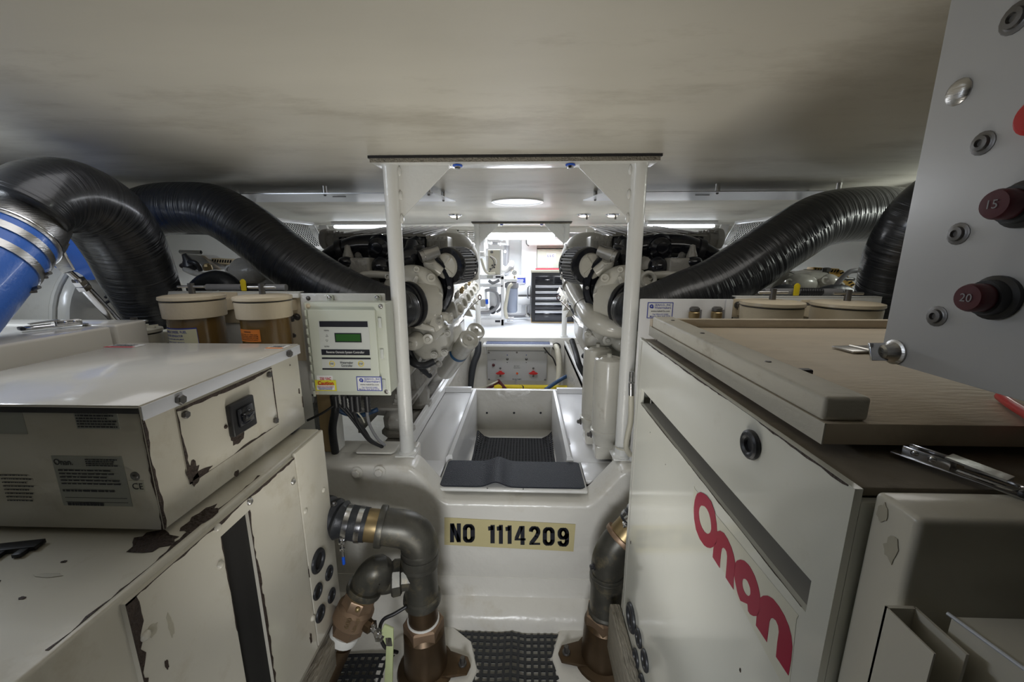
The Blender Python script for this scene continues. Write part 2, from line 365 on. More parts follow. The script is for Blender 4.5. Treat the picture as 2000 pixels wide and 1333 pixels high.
def bolt(c, n, r, h, m, parent, name='bolt', style='hex', washer=True, label=None):
    b = B(); n = V(n).normalized(); c = V(c)
    if washer: b.lathe(c, n, [(r*1.5,0),(r*1.5,h*0.15),(r*1.35,h*0.22)], 16)
    if style == 'hex': b.lathe(c, n, [(r,h*0.1),(r,h*0.85),(r*0.85,h)], 6, a0=0.3)
    elif style == 'dome': b.lathe(c, n, [(r,0),(r,h*0.2),(r*0.9,h*0.55),(r*0.55,h*0.9),(0,h)], 14)
    elif style == 'socket': b.lathe(c, n, [(r*1.3,0),(r*1.3,h*0.15),(r,h*0.3),(r*0.95,h*0.9),(r*0.5,h),(r*0.4,h*0.5),(0,h*0.5)], 14)
    return b.make(name, m, parent, label=label)
def plate_hole_x(b, x0, x1, y0, y1, z0, z1, hy0, hy1, hz0, hz1):
    b.box(x0,x1,y0,hy0,z0,z1); b.box(x0,x1,hy1,y1,z0,z1); b.box(x0,x1,hy0,hy1,z0,hz0); b.box(x0,x1,hy0,hy1,hz1,z1)
    bmesh.ops.remove_doubles(b.bm, verts=b.bm.verts, dist=1e-6)
    return b
CX = -0.035
MIR = Matrix.Translation((2*CX,0,0)) @ Matrix.Diagonal((-1,1,1,1))

# ================================================================== SETTING
CEIL = 1.85
b = B(); b.box(-2.8,2.8,-1.6,6.2,CEIL,CEIL+0.05); struct(b.make('ceiling','ceiling',smooth=False))
b = B(); b.box(-2.6,2.6,-1.6,4.2,-0.05,0.0); struct(b.make('floor','gel',smooth=False))
b = B(); b.box(-2.6,2.6,4.24,6.2,0.58,0.64,0.006); struct(b.make('floor_raised','deck'))
b = B(); b.box(-2.6,2.6,5.95,6.05,0.64,CEIL); struct(b.make('wall_far','white',smooth=False))
b = B(); b.box(-2.6,2.6,-1.6,-1.5,0,CEIL); struct(b.make('wall_near','nearwall',smooth=False))
for sx, nm in ((-1,'wall_left'),(1,'wall_right')):
    b = B(); b.box(min(sx*2.5,sx*2.56),max(sx*2.5,sx*2.56),-1.6,6.2,0.0,CEIL); struct(b.make(nm,'hull',smooth=False))
b = B(); b.box(-2.5,2.5,4.20,4.24,0.0,0.64); struct(b.make('wall_step','gel',smooth=False))
# bulkhead with a U-shaped opening
YB = 1.44
def bulk():
    b = B(); zt = 0.675
    pr = [(-2.2,0.0),(-2.2,zt),(-0.455,zt),(-0.43,0.655),(-0.335,0.535),(-0.31,0.52),(0.255,0.52),(0.28,0.535),(0.375,0.655),(0.40,zt),(2.2,zt),(2.2,0.0)]
    b.prism([V((x,YB,z)) for x,z in pr],(0,0.13,0),0.022,4)
    return b.make('wall_middle','gel')
struct(bulk())
b = B(); prof = [(1.45,0.17),(1.438,0.17),(1.432,0.12),(1.418,0.095),(1.39,0.082),(1.36,0.068),(1.343,0.045),(1.335,0.0),(1.45,0.0)]
b.prism([V((-2.2,y,z)) for y,z in prof],(4.4,0,0)); struct(b.make('baseboard_middle','gel'))
# ledges carrying the posts behind the bulkhead
for sx,(x0,x1) in ((-1,(-2.2,-0.47)),(1,(0.40,2.2))):
    b = B(); b.box(x0,x1,1.52,1.68,0.58,0.672,0.015,3); struct(b.make('trim_1','gel'))
# engine stringers
for sx,(x0,x1) in ((-1,(-0.70,-0.575)),(1,(0.43,0.63))):
    b = B(); b.box(x0,x1,1.66,4.2,0.0,0.59,0.006); struct(b.make('trim_2','castg'))
# ceiling beam by the far compartment and louvred trunk
b = B(); b.box(-2.5,2.5,4.95,5.05,1.78,1.85,0.004); struct(b.make('trim_3','gel'))
b = B(); b.box(-2.45,-0.75,4.55,4.62,1.60,1.80,0.004); b.box(-2.4,-1.0,4.52,4.56,1.74,1.77); struct(b.make('trim_4','gel'))
b = B(); b.box(0.68,2.4,4.55,4.62,1.60,1.80,0.004); b.box(0.9,2.35,4.52,4.56,1.74,1.77); struct(b.make('trim_5','gel'))
b = B(); b.box(-0.045,0.17,5.80,5.95,0.64,1.85,0.004); struct(b.make('trim_6','white'))

# central hull keelson with pit
b = B(); b.box(-0.57,0.44,2.72,2.76,0.0,0.56,0.003); pitw = struct(b.make('wall_pit','gel'))
for i,px in enumerate((951,1004,1056)):
    bolt(P(px,807,Y=2.72), (0,-1,0), 0.008, 0.003, 'ink', pitw, 'bolt_hole','dome', washer=False)
b = B(); b.box(-0.36,0.24,1.56,2.74,0.20,0.26); struct(b.make('floor_pit','gel',smooth=False))

# ================================================================== FRAMES (posts under the ceiling)
def post_frame(Y, zb, lx, rx, r, label, gus, plate_ext):
    t = thing('support_frame', label, 'support frame', (CX, Y, zb), 'post frames carrying the ceiling')
    t.pop('group') if 'group' in t else None
    zt = CEIL-0.022
    for x, sx in ((lx,1),(rx,-1)):
        b = B(); b.lathe((x,Y,zb), (0,0,1), [(r*1.35,0),(r*1.3,0.006),(r*1.02,0.012),(r,0.02),(r,zt-zb-0.015),(r*1.12,zt-zb)], 28); b.make('post','post',t)
        b = B(); b.box(x-r*1.45,x+r*1.45,Y-r*1.45,Y+r*1.45,zb-0.004,zb+0.004,0.002); b.make('base_plate','post',t)
        g = gus
        p = [V((x+sx*r*0.9,Y-0.003,zt)),V((x+sx*(r+g),Y-0.003,zt)),V((x+sx*(r+g),Y-0.003,zt-0.012)),V((x+sx*(r+0.006),Y-0.003,zt-g*0.98)),V((x+sx*r*0.9,Y-0.003,zt-g*0.98))]
        b = B(); b.prism(p,(0,0.006,0)); b.make('gusset','post',t, smooth=False)
        b = B()
        for k in range(3): b.sph((x+sx*(r+0.004),Y-0.004,zt-0.02-k*g*0.45),0.008,1,1,2.2,10)
        b.make('weld_bead','post',t)
    b = B(); b.box(lx-plate_ext,rx+plate_ext,Y-0.055,Y+0.055,zt,zt+0.012,0.002)
    b.make('top_plate','post',t)
    b = B(); b.box(lx-plate_ext-0.006,rx+plate_ext+0.006,Y-0.062,Y+0.062,zt+0.0125,CEIL-0.001); b.make('gasket','black',t)
    b = B(); b.box(lx-plate_ext,rx+plate_ext,Y-0.060,Y-0.056,zt-0.001,zt+0.014); b.make('sealant_bead','woodo',t)
    for x in (lx+r+gus+0.035, rx-r-gus-0.035):
        o = bolt((x,Y-0.02,zt),(0,0,-1),0.011,0.018,'chrome',t,'bolt','hex')
        b = B(); b.lathe((x,Y-0.02,zt-0.004),(0,0,-1),[(0.018,0),(0.018,0.004)],14); b.make('washer','bluecap',t)
    return t
post_frame(1.56, 0.676, -0.498, 0.414, 0.029, 'white tubular frame with two posts nearest the camera on the bulkhead', 0.188, 0.055)
post_frame(4.30, 0.645, -0.505, 0.435, 0.028, 'small far white frame of two posts by the black tool cabinet', 0.20, 0.04)

# ================================================================== CEILING BAFFLES, HATCH, LAMPS
for sx, lab in ((-1,'long grey aluminium baffle strip under the ceiling left of the posts'),(1,'long grey aluminium baffle strip under the ceiling right of the posts')):
    t = thing('ceiling_baffle', lab, 'ceiling plate', (CX+sx*1.0, 2.3, 1.80), None)
    xa = 0.36; xb = 1.75
    q = [(xa+0.06,2.06),(xb,2.06),(xb,2.36),(xa,2.36),(xa,2.33)]
    b = B(); b.prism([V((CX+sx*x,y,1.805)) for x,y in q],(0,0,0.004)); b.make('plate','alu',t,smooth=False)
    for (x,y) in ((xa+0.09,2.10),(xa+0.62,2.10),(xa+1.2,2.10),(xa+0.06,2.32),(xa+1.2,2.32)):
        b = B(); b.cyl((CX+sx*x,y,1.809),(CX+sx*x,y,1.849),0.011,seg=14); b.make('spacer','steel',t)
        bolt((CX+sx*x,y,1.805),(0,0,-1),0.007,0.006,'dsteel',t,'screw','dome',washer=False)
    b = B(); b.cyl((CX+sx*(xa+0.60),2.14,1.802),(CX+sx*(xa+0.53),2.14,1.802),0.002,seg=6); b.make('wire_loop','dsteel',t)
t = thing('ceiling_port', 'round bright glazed port in the ceiling between the two frames', 'skylight', (-0.05,2.72,1.84))
b = B(); b.ring((-0.05,2.72,1.846),(0,0,1),0.17,0.155,0.008,36); b.make('rim','white',t)
b = B(); b.lathe((-0.05,2.72,1.8475),(0,0,1),[(0.156,0),(0.156,0.002)],36); b.make('glass','hatch',t)
for i,(x,y,lab) in enumerate(((-0.60,3.55,'small round ceiling lamp glowing warm left, above the left engine'),(0.50,3.55,'small round ceiling lamp above right engine, nearer the gangway'),(0.74,3.55,'small round ceiling lamp above right engine, farther outboard'))):
    t = thing('ceiling_lamp', lab, 'lamp', (x,y,1.84))
    b = B(); b.lathe((x,y,CEIL-0.001),(0,0,-1),[(0.06,0),(0.058,0.008),(0.045,0.014)],24); b.make('rim','chrome',t)
    b = B(); b.lathe((x,y,CEIL-0.015),(0,0,-1),[(0.042,0),(0.03,0.008),(0,0.01)],20); b.make('lens','warmlamp',t)
    b = B(); b.cyl((x+0.02,y-0.03,CEIL-0.014),(x+0.02,y-0.03,CEIL-0.045),0.008,seg=10); b.make('latch_stud','dsteel',t)

# ================================================================== LEFT GENERATOR ENCLOSURE
gl = thing('generator_enclosure', 'large cream sound enclosure at lower left with chipped paint and tall black slot', 'generator', (-1.2,0.6,0.33))
b = B(); b.box(-2.0,-0.631,-0.30,1.13,0.30,0.978,0.006,3); b.make('body','gen',gl)
X0 = -0.631
b = B(); plate_hole_x(b, X0, -0.622, 0.505, 0.972, 0.335, 0.966, 0.700, 0.782, 0.40, 0.935); b.make('access_panel','gen',gl,smooth=False)
b = B(); b.box(X0,-0.620,0.976,1.128,0.335,0.976,0.003); b.make('access_panel','gen',gl)
b = B(); b.box(-0.632,-0.6300,0.70,0.782,0.40,0.935); b.make('slot_shade_sheet','void',gl,smooth=False)  # black sheet stands in for the shade inside the slot
def F(y,z,d=0): return V((-0.622+d,y,z))
b = B()
chip_strip(b,F(0.505,0.966),F(0.972,0.966),(0,0,-1),0.001,0.008,(1,0,0),seed=3)
chip_strip(b,F(0.505,0.966),F(0.505,0.40),(0,1,0),0.002,0.020,(1,0,0),seed=5)
chip_strip(b,F(0.782,0.935),F(0.782,0.42),(0,1,0),0.0,0.009,(1,0,0),seed=8)
chip_strip(b,F(0.700,0.70),F(0.700,0.935),(0,-1,0),0.0,0.003,(1,0,0),seed=9)
chip_strip(b,V((-0.640,0.42,0.9782)),V((-0.640,0.86,0.9782)),(-1,0,0),0.0,0.010,(0,0,1),seed=15)
blotch(b,V((-0.69,0.63,0.9785)),(1,0,0),(0,1,0),0.055,0.030,seed=4,k=22)
blotch(b,V((-0.655,0.70,0.9785)),(1,0,0),(0,1,0),0.022,0.05,seed=6,k=18)
for (y,z,ry,rz,sd) in ((0.545,0.80,0.004,0.012,21),(0.975,0.60,0.003,0.02,22),(0.985,0.65,0.002,0.01,23),(1.02,0.70,0.004,0.006,24),(0.945,0.40,0.006,0.02,25),(0.44,0.82,0.005,0.010,26),(1.07,0.48,0.003,0.006,27)):
    blotch(b,F(y,z),(0,1,0),(0,0,1),ry,rz,seed=sd)
for (x,y,sd) in ((-0.86,0.53,31),(-0.80,0.575,32),(-0.78,0.50,33),(-0.93,0.44,34)):
    blotch(b,V((x,y,0.9785)),(1,0,0),(0,1,0),0.006,0.003,seed=sd)
b.make('paint_chips','rust',gl,smooth=False,kind='stuff')
b = B()
blotch(b,V((-0.79,0.545,0.9783)),(1,0,0),(0,1,0),0.03,0.005,seed=41); blotch(b,F(0.565,0.86),(0,1,0),(0,0,1),0.006,0.03,seed=42); blotch(b,F(0.535,0.885),(0,1,0),(0,0,1),0.012,0.012,seed=43)
b.make('scuff_marks','smudge',gl,smooth=False,kind='stuff')
for (y,z,st) in ((0.79,0.955,1),(0.694,0.960,0),(0.685,0.880,0),(0.953,0.905,1),(1.095,0.79,0),(0.99,0.79,0),(0.522,0.888,0),(0.965,0.45,0)):
    bolt(F(y,z),(1,0,0),0.0085,0.007,'steel' if st else 'gen',gl,'screw','dome',washer=False)
for (y,z,r) in ((1.020,0.600,0.036),(1.072,0.510,0.023),(1.000,0.510,0.024),(1.072,0.425,0.023),(1.000,0.430,0.025)):
    b = B(); b.torus((-0.618,y,z),(1,0,0),r*0.82,r*0.19,26,10); b.make('grommet','rubber',gl)
    b = B(); b.lathe((-0.621,y,z),(1,0,0),[(r*0.75,0),(r*0.75,0.0025)],20); b.make('grommet_hole','void',gl)
# comb-like black strip lying on its top at far left
t = thing('black_comb_strip','broken black toothed plastic strip lying on left generator top','plastic strip',(-1.0,0.57,0.979))
b = B(); b.obox((-1.0,0.583,0.984),(1,0.22,0),(-0.22,1,0),(0,0,1),0.24,0.022,0.008,0.001)
for k in range(7): b.obox((-1.10+k*0.034,0.551+k*0.0075,0.983),(1,0.22,0),(-0.22,1,0),(0,0,1),0.014,0.034,0.007,0.001)
b.make('toothed_strip','black',t)

# wooden runners under both enclosures
for (x0,x1,lab) in ((-0.668,-0.600,'weathered wooden bearer under left generator enclosure'),(0.288,0.322,'weathered wooden bearer under right generator enclosure')):
    b = B(); b.box(x0,x1,-0.2,1.12,0.20,0.292 if x0 < 0 else 0.375,0.005); o = b.make('wooden_bearer','woodo'); rebase(o,((x0+x1)/2,0.5,0.2)); tag(o,lab,'wood beam')
    b = B(); b.box(x0-0.15 if x0<0 else x0+0.07,x1-0.075 if x0<0 else x1+0.15,0.2,1.10,0.0,0.298 if x0<0 else 0.286); o = b.make('bearer_plinth','gel'); rebase(o,((x0+x1)/2,0.5,0.0)); tag(o,'cream moulded plinth under the %s generator' % ('left' if x0<0 else 'right'),'plinth')

# ================================================================== UPPER LEFT BOX
ub = thing('control_box','cream metal box on left generator with worn end plate and rating labels','control box',(-0.94,0.89,0.978))
b = B(); b.box(-1.20,-0.682,0.645,1.145,0.99,1.236,0.003); b.make('body','gen',ub)
b = B(); b.box(-1.203,-0.678,0.641,1.149,1.236,1.243,0.003); b.box(-0.680,-0.676,0.642,1.148,1.216,1.240); b.make('lid','gtop',ub)
b = B(); b.box(-0.6765,-0.6745,0.642,1.148,1.214,1.240,0.0006); b.make('lid_lip','strip',ub,label='folded edge strip of the lid, coloured as lit blue-white')
b = B(); b.box(-1.2,-0.68,0.6415,0.6445,1.227,1.2405); b.make('lid_seal','black',ub,smooth=False)
UX = -0.682
b = B(); b.box(UX-0.001,UX+0.003,0.712,1.012,1.045,1.207,0.001); b.make('end_plate','gen',ub)
b = B()
n_=(1,0,0); q=UX+0.003
def U(y,z,d=0.003): return V((UX+d,y,z))
chip_strip(b,U(0.712,1.207),U(1.012,1.207),(0,0,-1),0.002,0.010,n_,seed=51)
chip_strip(b,U(0.712,1.045),U(1.012,1.045),(0,0,1),0.0,0.006,n_,seed=52)
chip_strip(b,U(0.712,1.045),U(0.712,1.207),(0,1,0),0.001,0.007,n_,seed=53)
chip_strip(b,U(1.012,1.05),U(1.012,1.20),(0,-1,0),0.0,0.004,n_,seed=54)
blotch(b,U(0.725,1.062),(0,1,0),(0,0,1),0.016,0.030,seed=55,k=20); blotch(b,U(0.742,1.052),(0,1,0),(0,0,1),0.03,0.008,seed=56,k=18)
blotch(b,U(0.858,1.088),(0,1,0),(0,0,1),0.026,0.026,seed=57,k=22)
chip_strip(b,U(0.646,0.992,0.0),U(0.646,1.215,0.0),(0,1,0),0.001,0.009,n_,seed=58)
chip_strip(b,V((-0.683,0.6448,0.992)),V((-0.683,0.6448,1.225)),(-1,0,0),0.0,0.006,(0,-1,0),seed=59)
for (y,z,ry,rz,sd) in ((0.84,0.995,0.010,0.008,61),(1.10,1.19,0.002,0.003,62),(1.13,1.10,0.004,0.010,63),(1.142,1.06,0.003,0.02,64),(0.93,1.12,0.001,0.006,65)):
    blotch(b,U(y,z,0.0),(0,1,0),(0,0,1),ry,rz,seed=sd)
b.make('paint_chips','rust',ub,smooth=False,kind='stuff')
for (y,z) in ((0.717,1.226),(1.085,1.228)): bolt(V((-0.6745,y,z)),(1,0,0),0.010,0.010,'dsteel',ub,'bolt','hex',washer=False)
for (y,z) in ((0.728,1.190),(0.995,1.193),(0.997,1.062)): bolt(U(y,z),(1,0,0),0.008,0.008,'dsteel',ub,'bolt','hex',washer=False)
b = B(); b.box(UX+0.003,UX+0.017,0.832,0.912,1.090,1.168,0.004,3); br = b.make('breaker_switch','black',ub)
b = B(); b.box(UX+0.0175,UX+0.022,0.846,0.898,1.108,1.152,0.003); b.obox((UX+0.024,0.872,1.128),(0,1,0),(0.3,0,1),(1,0,-0.3),0.034,0.022,0.012,0.003); b.make('rocker','blackgloss',br)
for (y,z) in ((0.826,1.120),(0.921,1.152),(0.921,1.113)): bolt(U(y,z),(1,0,0),0.0045,0.004,'rust',ub,'screw','dome',washer=False)
b = B(); b.box(-0.74,-0.69,1.085,1.125,0.979,0.9895,0.002); b.make('rubber_foot','rubber',ub)
b = B(); b.box(-0.76,-0.70,0.67,0.71,0.979,0.9895,0.002); b.box(-1.19,-1.14,1.085,1.125,0.979,0.9895,0.002); b.make('rubber_foot','rubber',ub)
R_=(1,0,0); Z_=(0,0,1); FY=0.645
decal((-0.800,FY,1.091),R_,Z_,0.134,0.102,'greylab',ub,'rating_plate',label='grey rating plate with printed lines')
txt('Onan.',(-0.846,FY-0.0008,1.130),R_,Z_,0.012,'ink',ub,width=0.036,bold=0.02)
rows((-0.772,FY-0.0008,1.130),R_,Z_,0.062,0.016,4,'ink',ub,seed=2)
rows((-0.800,FY-0.0008,1.100),R_,Z_,0.118,0.034,5,'ink',ub,seed=3,fill=0.4)
rows((-0.800,FY-0.0008,1.072),R_,Z_,0.120,0.010,1,'ink',ub,seed=4,fill=0.4)
decal((-0.800,FY-0.0008,1.057),R_,Z_,0.12,0.0008,'ink',ub,'rule_line',th=0.0003); decal((-0.800,FY-0.0008,1.048),R_,Z_,0.12,0.0008,'ink',ub,'rule_line',th=0.0003)
rows((-0.822,FY-0.0008,1.044),R_,Z_,0.07,0.007,1,'ink',ub,seed=6,fill=0.9)
decal((-0.764,FY,1.214),R_,Z_,0.080,0.036,'greylab',ub,'notice_label'); rows((-0.764,FY-0.0008,1.214),R_,Z_,0.074,0.032,6,'ink',ub,seed=7)
decal((-0.93,FY,1.207),R_,Z_,0.06,0.046,'greylab',ub,'notice_label')
decal((-0.716,FY,1.083),R_,Z_,0.03,0.022,'vinyl',ub,'ce_label'); txt('CE',(-0.714,FY-0.0008,1.083),R_,Z_,0.013,'ink',ub)
bolt((-0.716,FY,1.103),(0,-1,0),0.006,0.004,'dsteel',ub,'screw','dome')
rows((-0.945,FY-0.0004,1.075),R_,Z_,0.06,0.06,8,'ink',ub,seed=9,fill=0.3)
for (px0,py0,w1,m1) in ((285,667,0.09,'inkr'),(560,672,0.05,'orange')):
    c = P(px0,py0,Z=1.2435); decal((c.x,min(c.y,1.10),1.2432),(1,0,0),(0,1,0),w1,0.045,'paper',ub,'warning_label')
    decal((c.x,min(c.y,1.10)-0.016,1.2440),(1,0,0),(0,1,0),w1*0.95,0.010,m1,ub,'warning_stripe')
    rows((c.x,min(c.y,1.10)+0.005,1.2437),(1,0,0),(0,1,0),w1*0.85,0.025,3,'ink',ub,seed=11)

# ================================================================== BACK LEFT BOX
bl = thing('equipment_case','cream case behind the control box at far left with chrome latch','equipment case',(-1.9,1.0,0.98))
b = B(); b.box(-2.35,-1.30,0.5,1.195,0.982,1.285,0.008,3); b.make('body','gtop',bl)
b = B(); b.box(-2.35,-1.295,1.203,1.31,0.982,1.288,0.008,3); b.make('end_cover','gtop',bl)
b = B(); b.box(-2.34,-1.315,1.195,1.203,0.99,1.275); b.make('seal','rubber',bl,smooth=False)
def latch(o, dirv, side, parent_label, s=1.0):
    t = thing('toggle_latch', parent_label, 'latch', o)
    d = V(dirv).normalized(); n = V((0,0,1)); sd = V(side).normalized(); o = V(o)+n*0.001
    b = B(); b.obox(o+n*0.0015*s,d,sd,n,0.14*s,0.026*s,0.003*s,0.001); b.make('base_plate','steel',t)
    b = B(); b.obox(o-d*0.030*s+n*0.010*s+sd*0.010*s,d,n,sd,0.055*s,0.016*s,0.003*s,0.001); b.obox(o-d*0.030*s+n*0.010*s-sd*0.010*s,d,n,sd,0.055*s,0.016*s,0.003*s,0.001); b.make('bracket','chrome',t)
    b = B(); b.prism([o-d*0.01*s-sd*0.012*s+n*0.019*s,o+d*0.05*s-sd*0.012*s+n*0.015*s,o+d*0.05*s+sd*0.012*s+n*0.015*s,o-d*0.01*s+sd*0.012*s+n*0.019*s],n*0.003*s); b.make('lever','steel',t)
    b = B(); b.tube([o+d*0.005*s-sd*0.011*s+n*0.008*s,o+d*0.05*s-sd*0.011*s+n*0.008*s,o+d*0.062*s+n*0.008*s,o+d*0.05*s+sd*0.011*s+n*0.008*s,o+d*0.005*s+sd*0.011*s+n*0.008*s],0.003*s,8); b.make('bail','chrome',t)
    for k in (-0.042,-0.022):
        for sg in (-1,1): bolt(o+d*k*s+n*0.012*s+sd*sg*0.0115*s,sd*sg,0.005*s,0.003*s,'chrome',t,'rivet','dome',washer=False)
    b = B(); b.obox(o+d*0.066*s+n*0.006*s,d,sd,n,0.012*s,0.030*s,0.010*s,0.003); b.make('hook','black',t)
    return t
latch(P(108,640,Z=1.289)+V((0,0,0.0)),(-0.5,-1,0),(1,-0.5,0),'chrome toggle latch on the case behind the control box')

# ================================================================== RIGHT GENERATOR ENCLOSURE
gr = thing('generator_enclosure','glossy cream sound enclosure at right with crimson logo and long horizontal slot','generator',(0.9,0.7,0.29))
b = B(); b.box(0.366,1.9,0.372,1.100,0.29,1.262,0.003); b.make('body','greyvoid',gr)
b = B(); b.box(0.330,1.9,0.370,1.105,1.264,1.274,0.002); b.make('top_sheet','dull',gr)
b = B(); plate_hole_x(b,0.325,0.333,0.362,1.107,0.29,1.277,0.393,1.060,1.100,1.142); b.make('side_panel','genr',gr,smooth=False)
for ya,yb in ((0.362,0.371),(1.098,1.107)): b = B(); b.box(0.3335,0.364,ya,yb,0.30,1.262); b.make('side_return','genr',gr,smooth=False)
b = B(); b.box(0.3335,0.3655,0.393,1.060,1.090,1.0995); b.make('slot_shelf','greyvoid',gr,smooth=False)
b = B(); b.box(0.3242,0.3250,1.083,1.086,0.30,1.27); b.make('seam_line','greyvoid',gr,smooth=False)
def G(px,py,d=0.0): return P(px,py,X=0.325-d)
b = B()
chip_strip(b,V((0.325,0.37,1.2765)),V((0.325,1.09,1.2765)),(0,0,-1),0.0,0.0035,(-1,0,0),seed=71,step=0.01)
chip_strip(b,V((0.325,0.40,1.1005)),V((0.325,1.05,1.1005)),(0,0,-1),0.0,0.0022,(-1,0,0),seed=72,step=0.012)
for (px,py,r,sd) in ((1446,1310,0.0025,73),(1300,908,0.001,74),(1283,665,0.002,76),(1270,845,0.001,77),(1232,1060,0.004,78)):
    c = G(px,py); blotch(b,c,(0,-1,0),(0,0,1),r,r*1.6,seed=sd)
b.make('paint_chips','rust',gr,smooth=False,kind='stuff')
gc = G(1470,869); b = B(); b.torus(gc-V((0.003,0,0)),(-1,0,0),0.0155,0.006,26,10); b.lathe(gc-V((0.0005,0,0)),(-1,0,0),[(0.014,0),(0.014,0.002)],20); b.make('grommet','rubber',gr)
for (y,z,r) in ((0.994,0.452,0.040),(0.920,0.463,0.024),(0.928,0.385,0.024),(0.860,0.460,0.026),(0.863,0.375,0.026)):
    b = B(); b.torus((0.322,y,z),(-1,0,0),r*0.82,r*0.19,26,10); b.make('grommet','rubber',gr)
    b = B(); b.lathe((0.3248,y,z),(-1,0,0),[(r*0.75,0),(r*0.75,0.0025)],20); b.make('grommet_hole','void',gr)
# vinyl strip and lettering on the side panel
def flat_px(pts, m, name, parent, d0, th):
    b = B(); b.prism([G(x,y,d0) for x,y in pts],(-th,0,0)); return b.make(name,m,parent,smooth=False)
flat_px([(1356,950),(1357,955),(1560,1203),(1556,1210),(1540,1360),(1352,1000)],'vinyl','logo_backing',gr,0.0002,0.0003)
def arcp(cx,cy,rx,ry,rot,a0,a1,n):
    o = []
    for i in range(n+1):
        a = math.radians(a0+(a1-a0)*i/n); x = rx*math.cos(a); y = ry*math.sin(a); c = math.cos(rot); s_ = math.sin(rot)
        o.append((cx+x*c-y*s_, cy+x*s_+y*c))
    return o
def resamp(L_, n):
    d = [0]
    for p, q in zip(L_, L_[1:]): d.append(d[-1]+math.hypot(q[0]-p[0], q[1]-p[1]))
    o = []
    for k in range(n+1):
        t = d[-1]*k/n; i = max(j for j in range(len(d)-1) if d[j] <= t+1e-9); f = (t-d[i])/max(1e-9, d[i+1]-d[i])
        o.append((L_[i][0]+(L_[i+1][0]-L_[i][0])*f, L_[i][1]+(L_[i+1][1]-L_[i][1])*f))
    return o
def ringpx(outer, inner, name):
    outer = resamp(outer, 36); inner = resamp(inner, 36)
    b = B(); n = len(outer)
    for i in range(n-1):
        b.prism([G(*outer[i],0.0006),G(*outer[i+1],0.0006),G(*inner[i+1],0.0006),G(*inner[i],0.0006)],(-0.0004,0,0))
    return b.make(name,'logo',gr,smooth=False)
S_ = 1/3.392; ox, oy = 1240, 940
def pp(L_): return [(ox+x*S_, oy+y*S_) for x,y in L_]
outer = pp([(435,74),(470,90),(505,135),(530,205),(543,290),(545,335),(545,390),(535,425),(515,442),(490,448),(462,430),(430,385),(405,320),(393,250),(391,180),(398,120),(412,85),(435,74)])
inner = pp([(440,163),(460,166),(478,185),(492,215),(502,255),(506,290),(507,320),(500,343),(488,352),(478,351),(462,338),(445,310),(432,275),(426,240),(424,210),(427,185),(433,170),(440,163)])
ringpx(outer, inner, 'logo_letter')
flat_px(pp([(545,335),(565,330),(590,345),(615,385),(640,440),(655,490),(665,540),(665,575),(656,650),(654,720),(602,640),(610,540),(612,500),(608,470),(598,450),(585,442),(576,450),(570,490),(562,577),(516,505),(522,442),(545,390)]),'logo','logo_letter',gr,0.0006,0.0004)
outer = pp([(700,521),(730,530),(765,570),(795,630),(815,690),(828,745),(833,800),(832,850),(815,895),(790,898),(765,885),(749,860),(751,818),(700,795),(680,740),(668,680),(660,640),(664,540),(680,526),(700,521)])
inner = pp([(722,648),(735,650),(748,665),(758,690),(765,712),(767,735),(766,752),(760,762),(752,763),(742,757),(735,750),(728,738),(722,725),(716,708),(713,690),(712,672),(714,658),(717,650),(722,648)])
ringpx(outer, inner, 'logo_letter')
flat_px(pp([(832,775),(850,761),(880,760),(915,780),(955,830),(990,890),(1020,960),(1038,1030),(1044,1100),(1036,1190),(1018,1290),(936,1165),(945,1070),(955,1000),(950,960),(935,925),(915,908),(900,912),(892,935),(885,990),(875,1068),(803,958),(808,895),(832,850)]),'logo','logo_letter',gr,0.0006,0.0004)

# end cover near the camera, lower channel frame
ec = thing('end_cover','rounded cream end cover at right edge close to camera with scuffed corner','end cover',(1.0,0.33,0.3))
b = B(); b.box(0.340,1.9,0.312,0.358,0.25,1.279,0.006,4); b.make('cover_shell','gen',ec)
b = B(); b.box(0.352,1.9,0.3585,0.3612,0.26,1.268); b.make('seal','black',ec,smooth=False)
b = B(); blotch(b,V((0.3398,0.345,1.262)),(0,-1,0),(0,0,1),0.006,0.012,seed=81); blotch(b,V((0.3398,0.330,1.235)),(0,-1,0),(0,0,1),0.008,0.014,seed=82); b.make('scuff_marks','smudge',ec,smooth=False,kind='stuff')
lf = thing('mounting_channel','beige sheet-metal channel and tray at the bottom right corner','bracket',(0.42,0.27,1.12))
c0 = P(1770,1225,Y=0.285); c1 = P(1835,1212,Y=0.285)
b = B(); b.box(c0.x,c0.x+0.0015,0.262,0.305,0.85,c0.z); b.box(c1.x-0.001,c1.x+0.0015,0.262,0.305,0.85,c0.z); b.box(c0.x,c1.x,0.303,0.306,0.85,c0.z); b.make('channel','gen',lf,smooth=False)
c2 = P(1858,1205,Y=0.285)
b = B(); b.prism([V((c2.x,0.285,c2.z)),V((c2.x+0.012,0.22,c2.z)),V((0.9,0.22,c2.z)),V((0.9,0.285,c2.z))],(0,0,-0.3),0.001); b.make('tray','gen',lf)
b = B(); b.tube([V((c2.x,0.288,c2.z)),V((c2.x+0.012,0.218,c2.z))],0.0015,8,spline=False); b.make('tray_edge','strip',lf)
lt = latch(P(1865,925,Z=1.2795),(0.28,-0.6,0),(0.6,0.28,0),'chrome toggle latch with black hook on the right generator near camera',0.72)

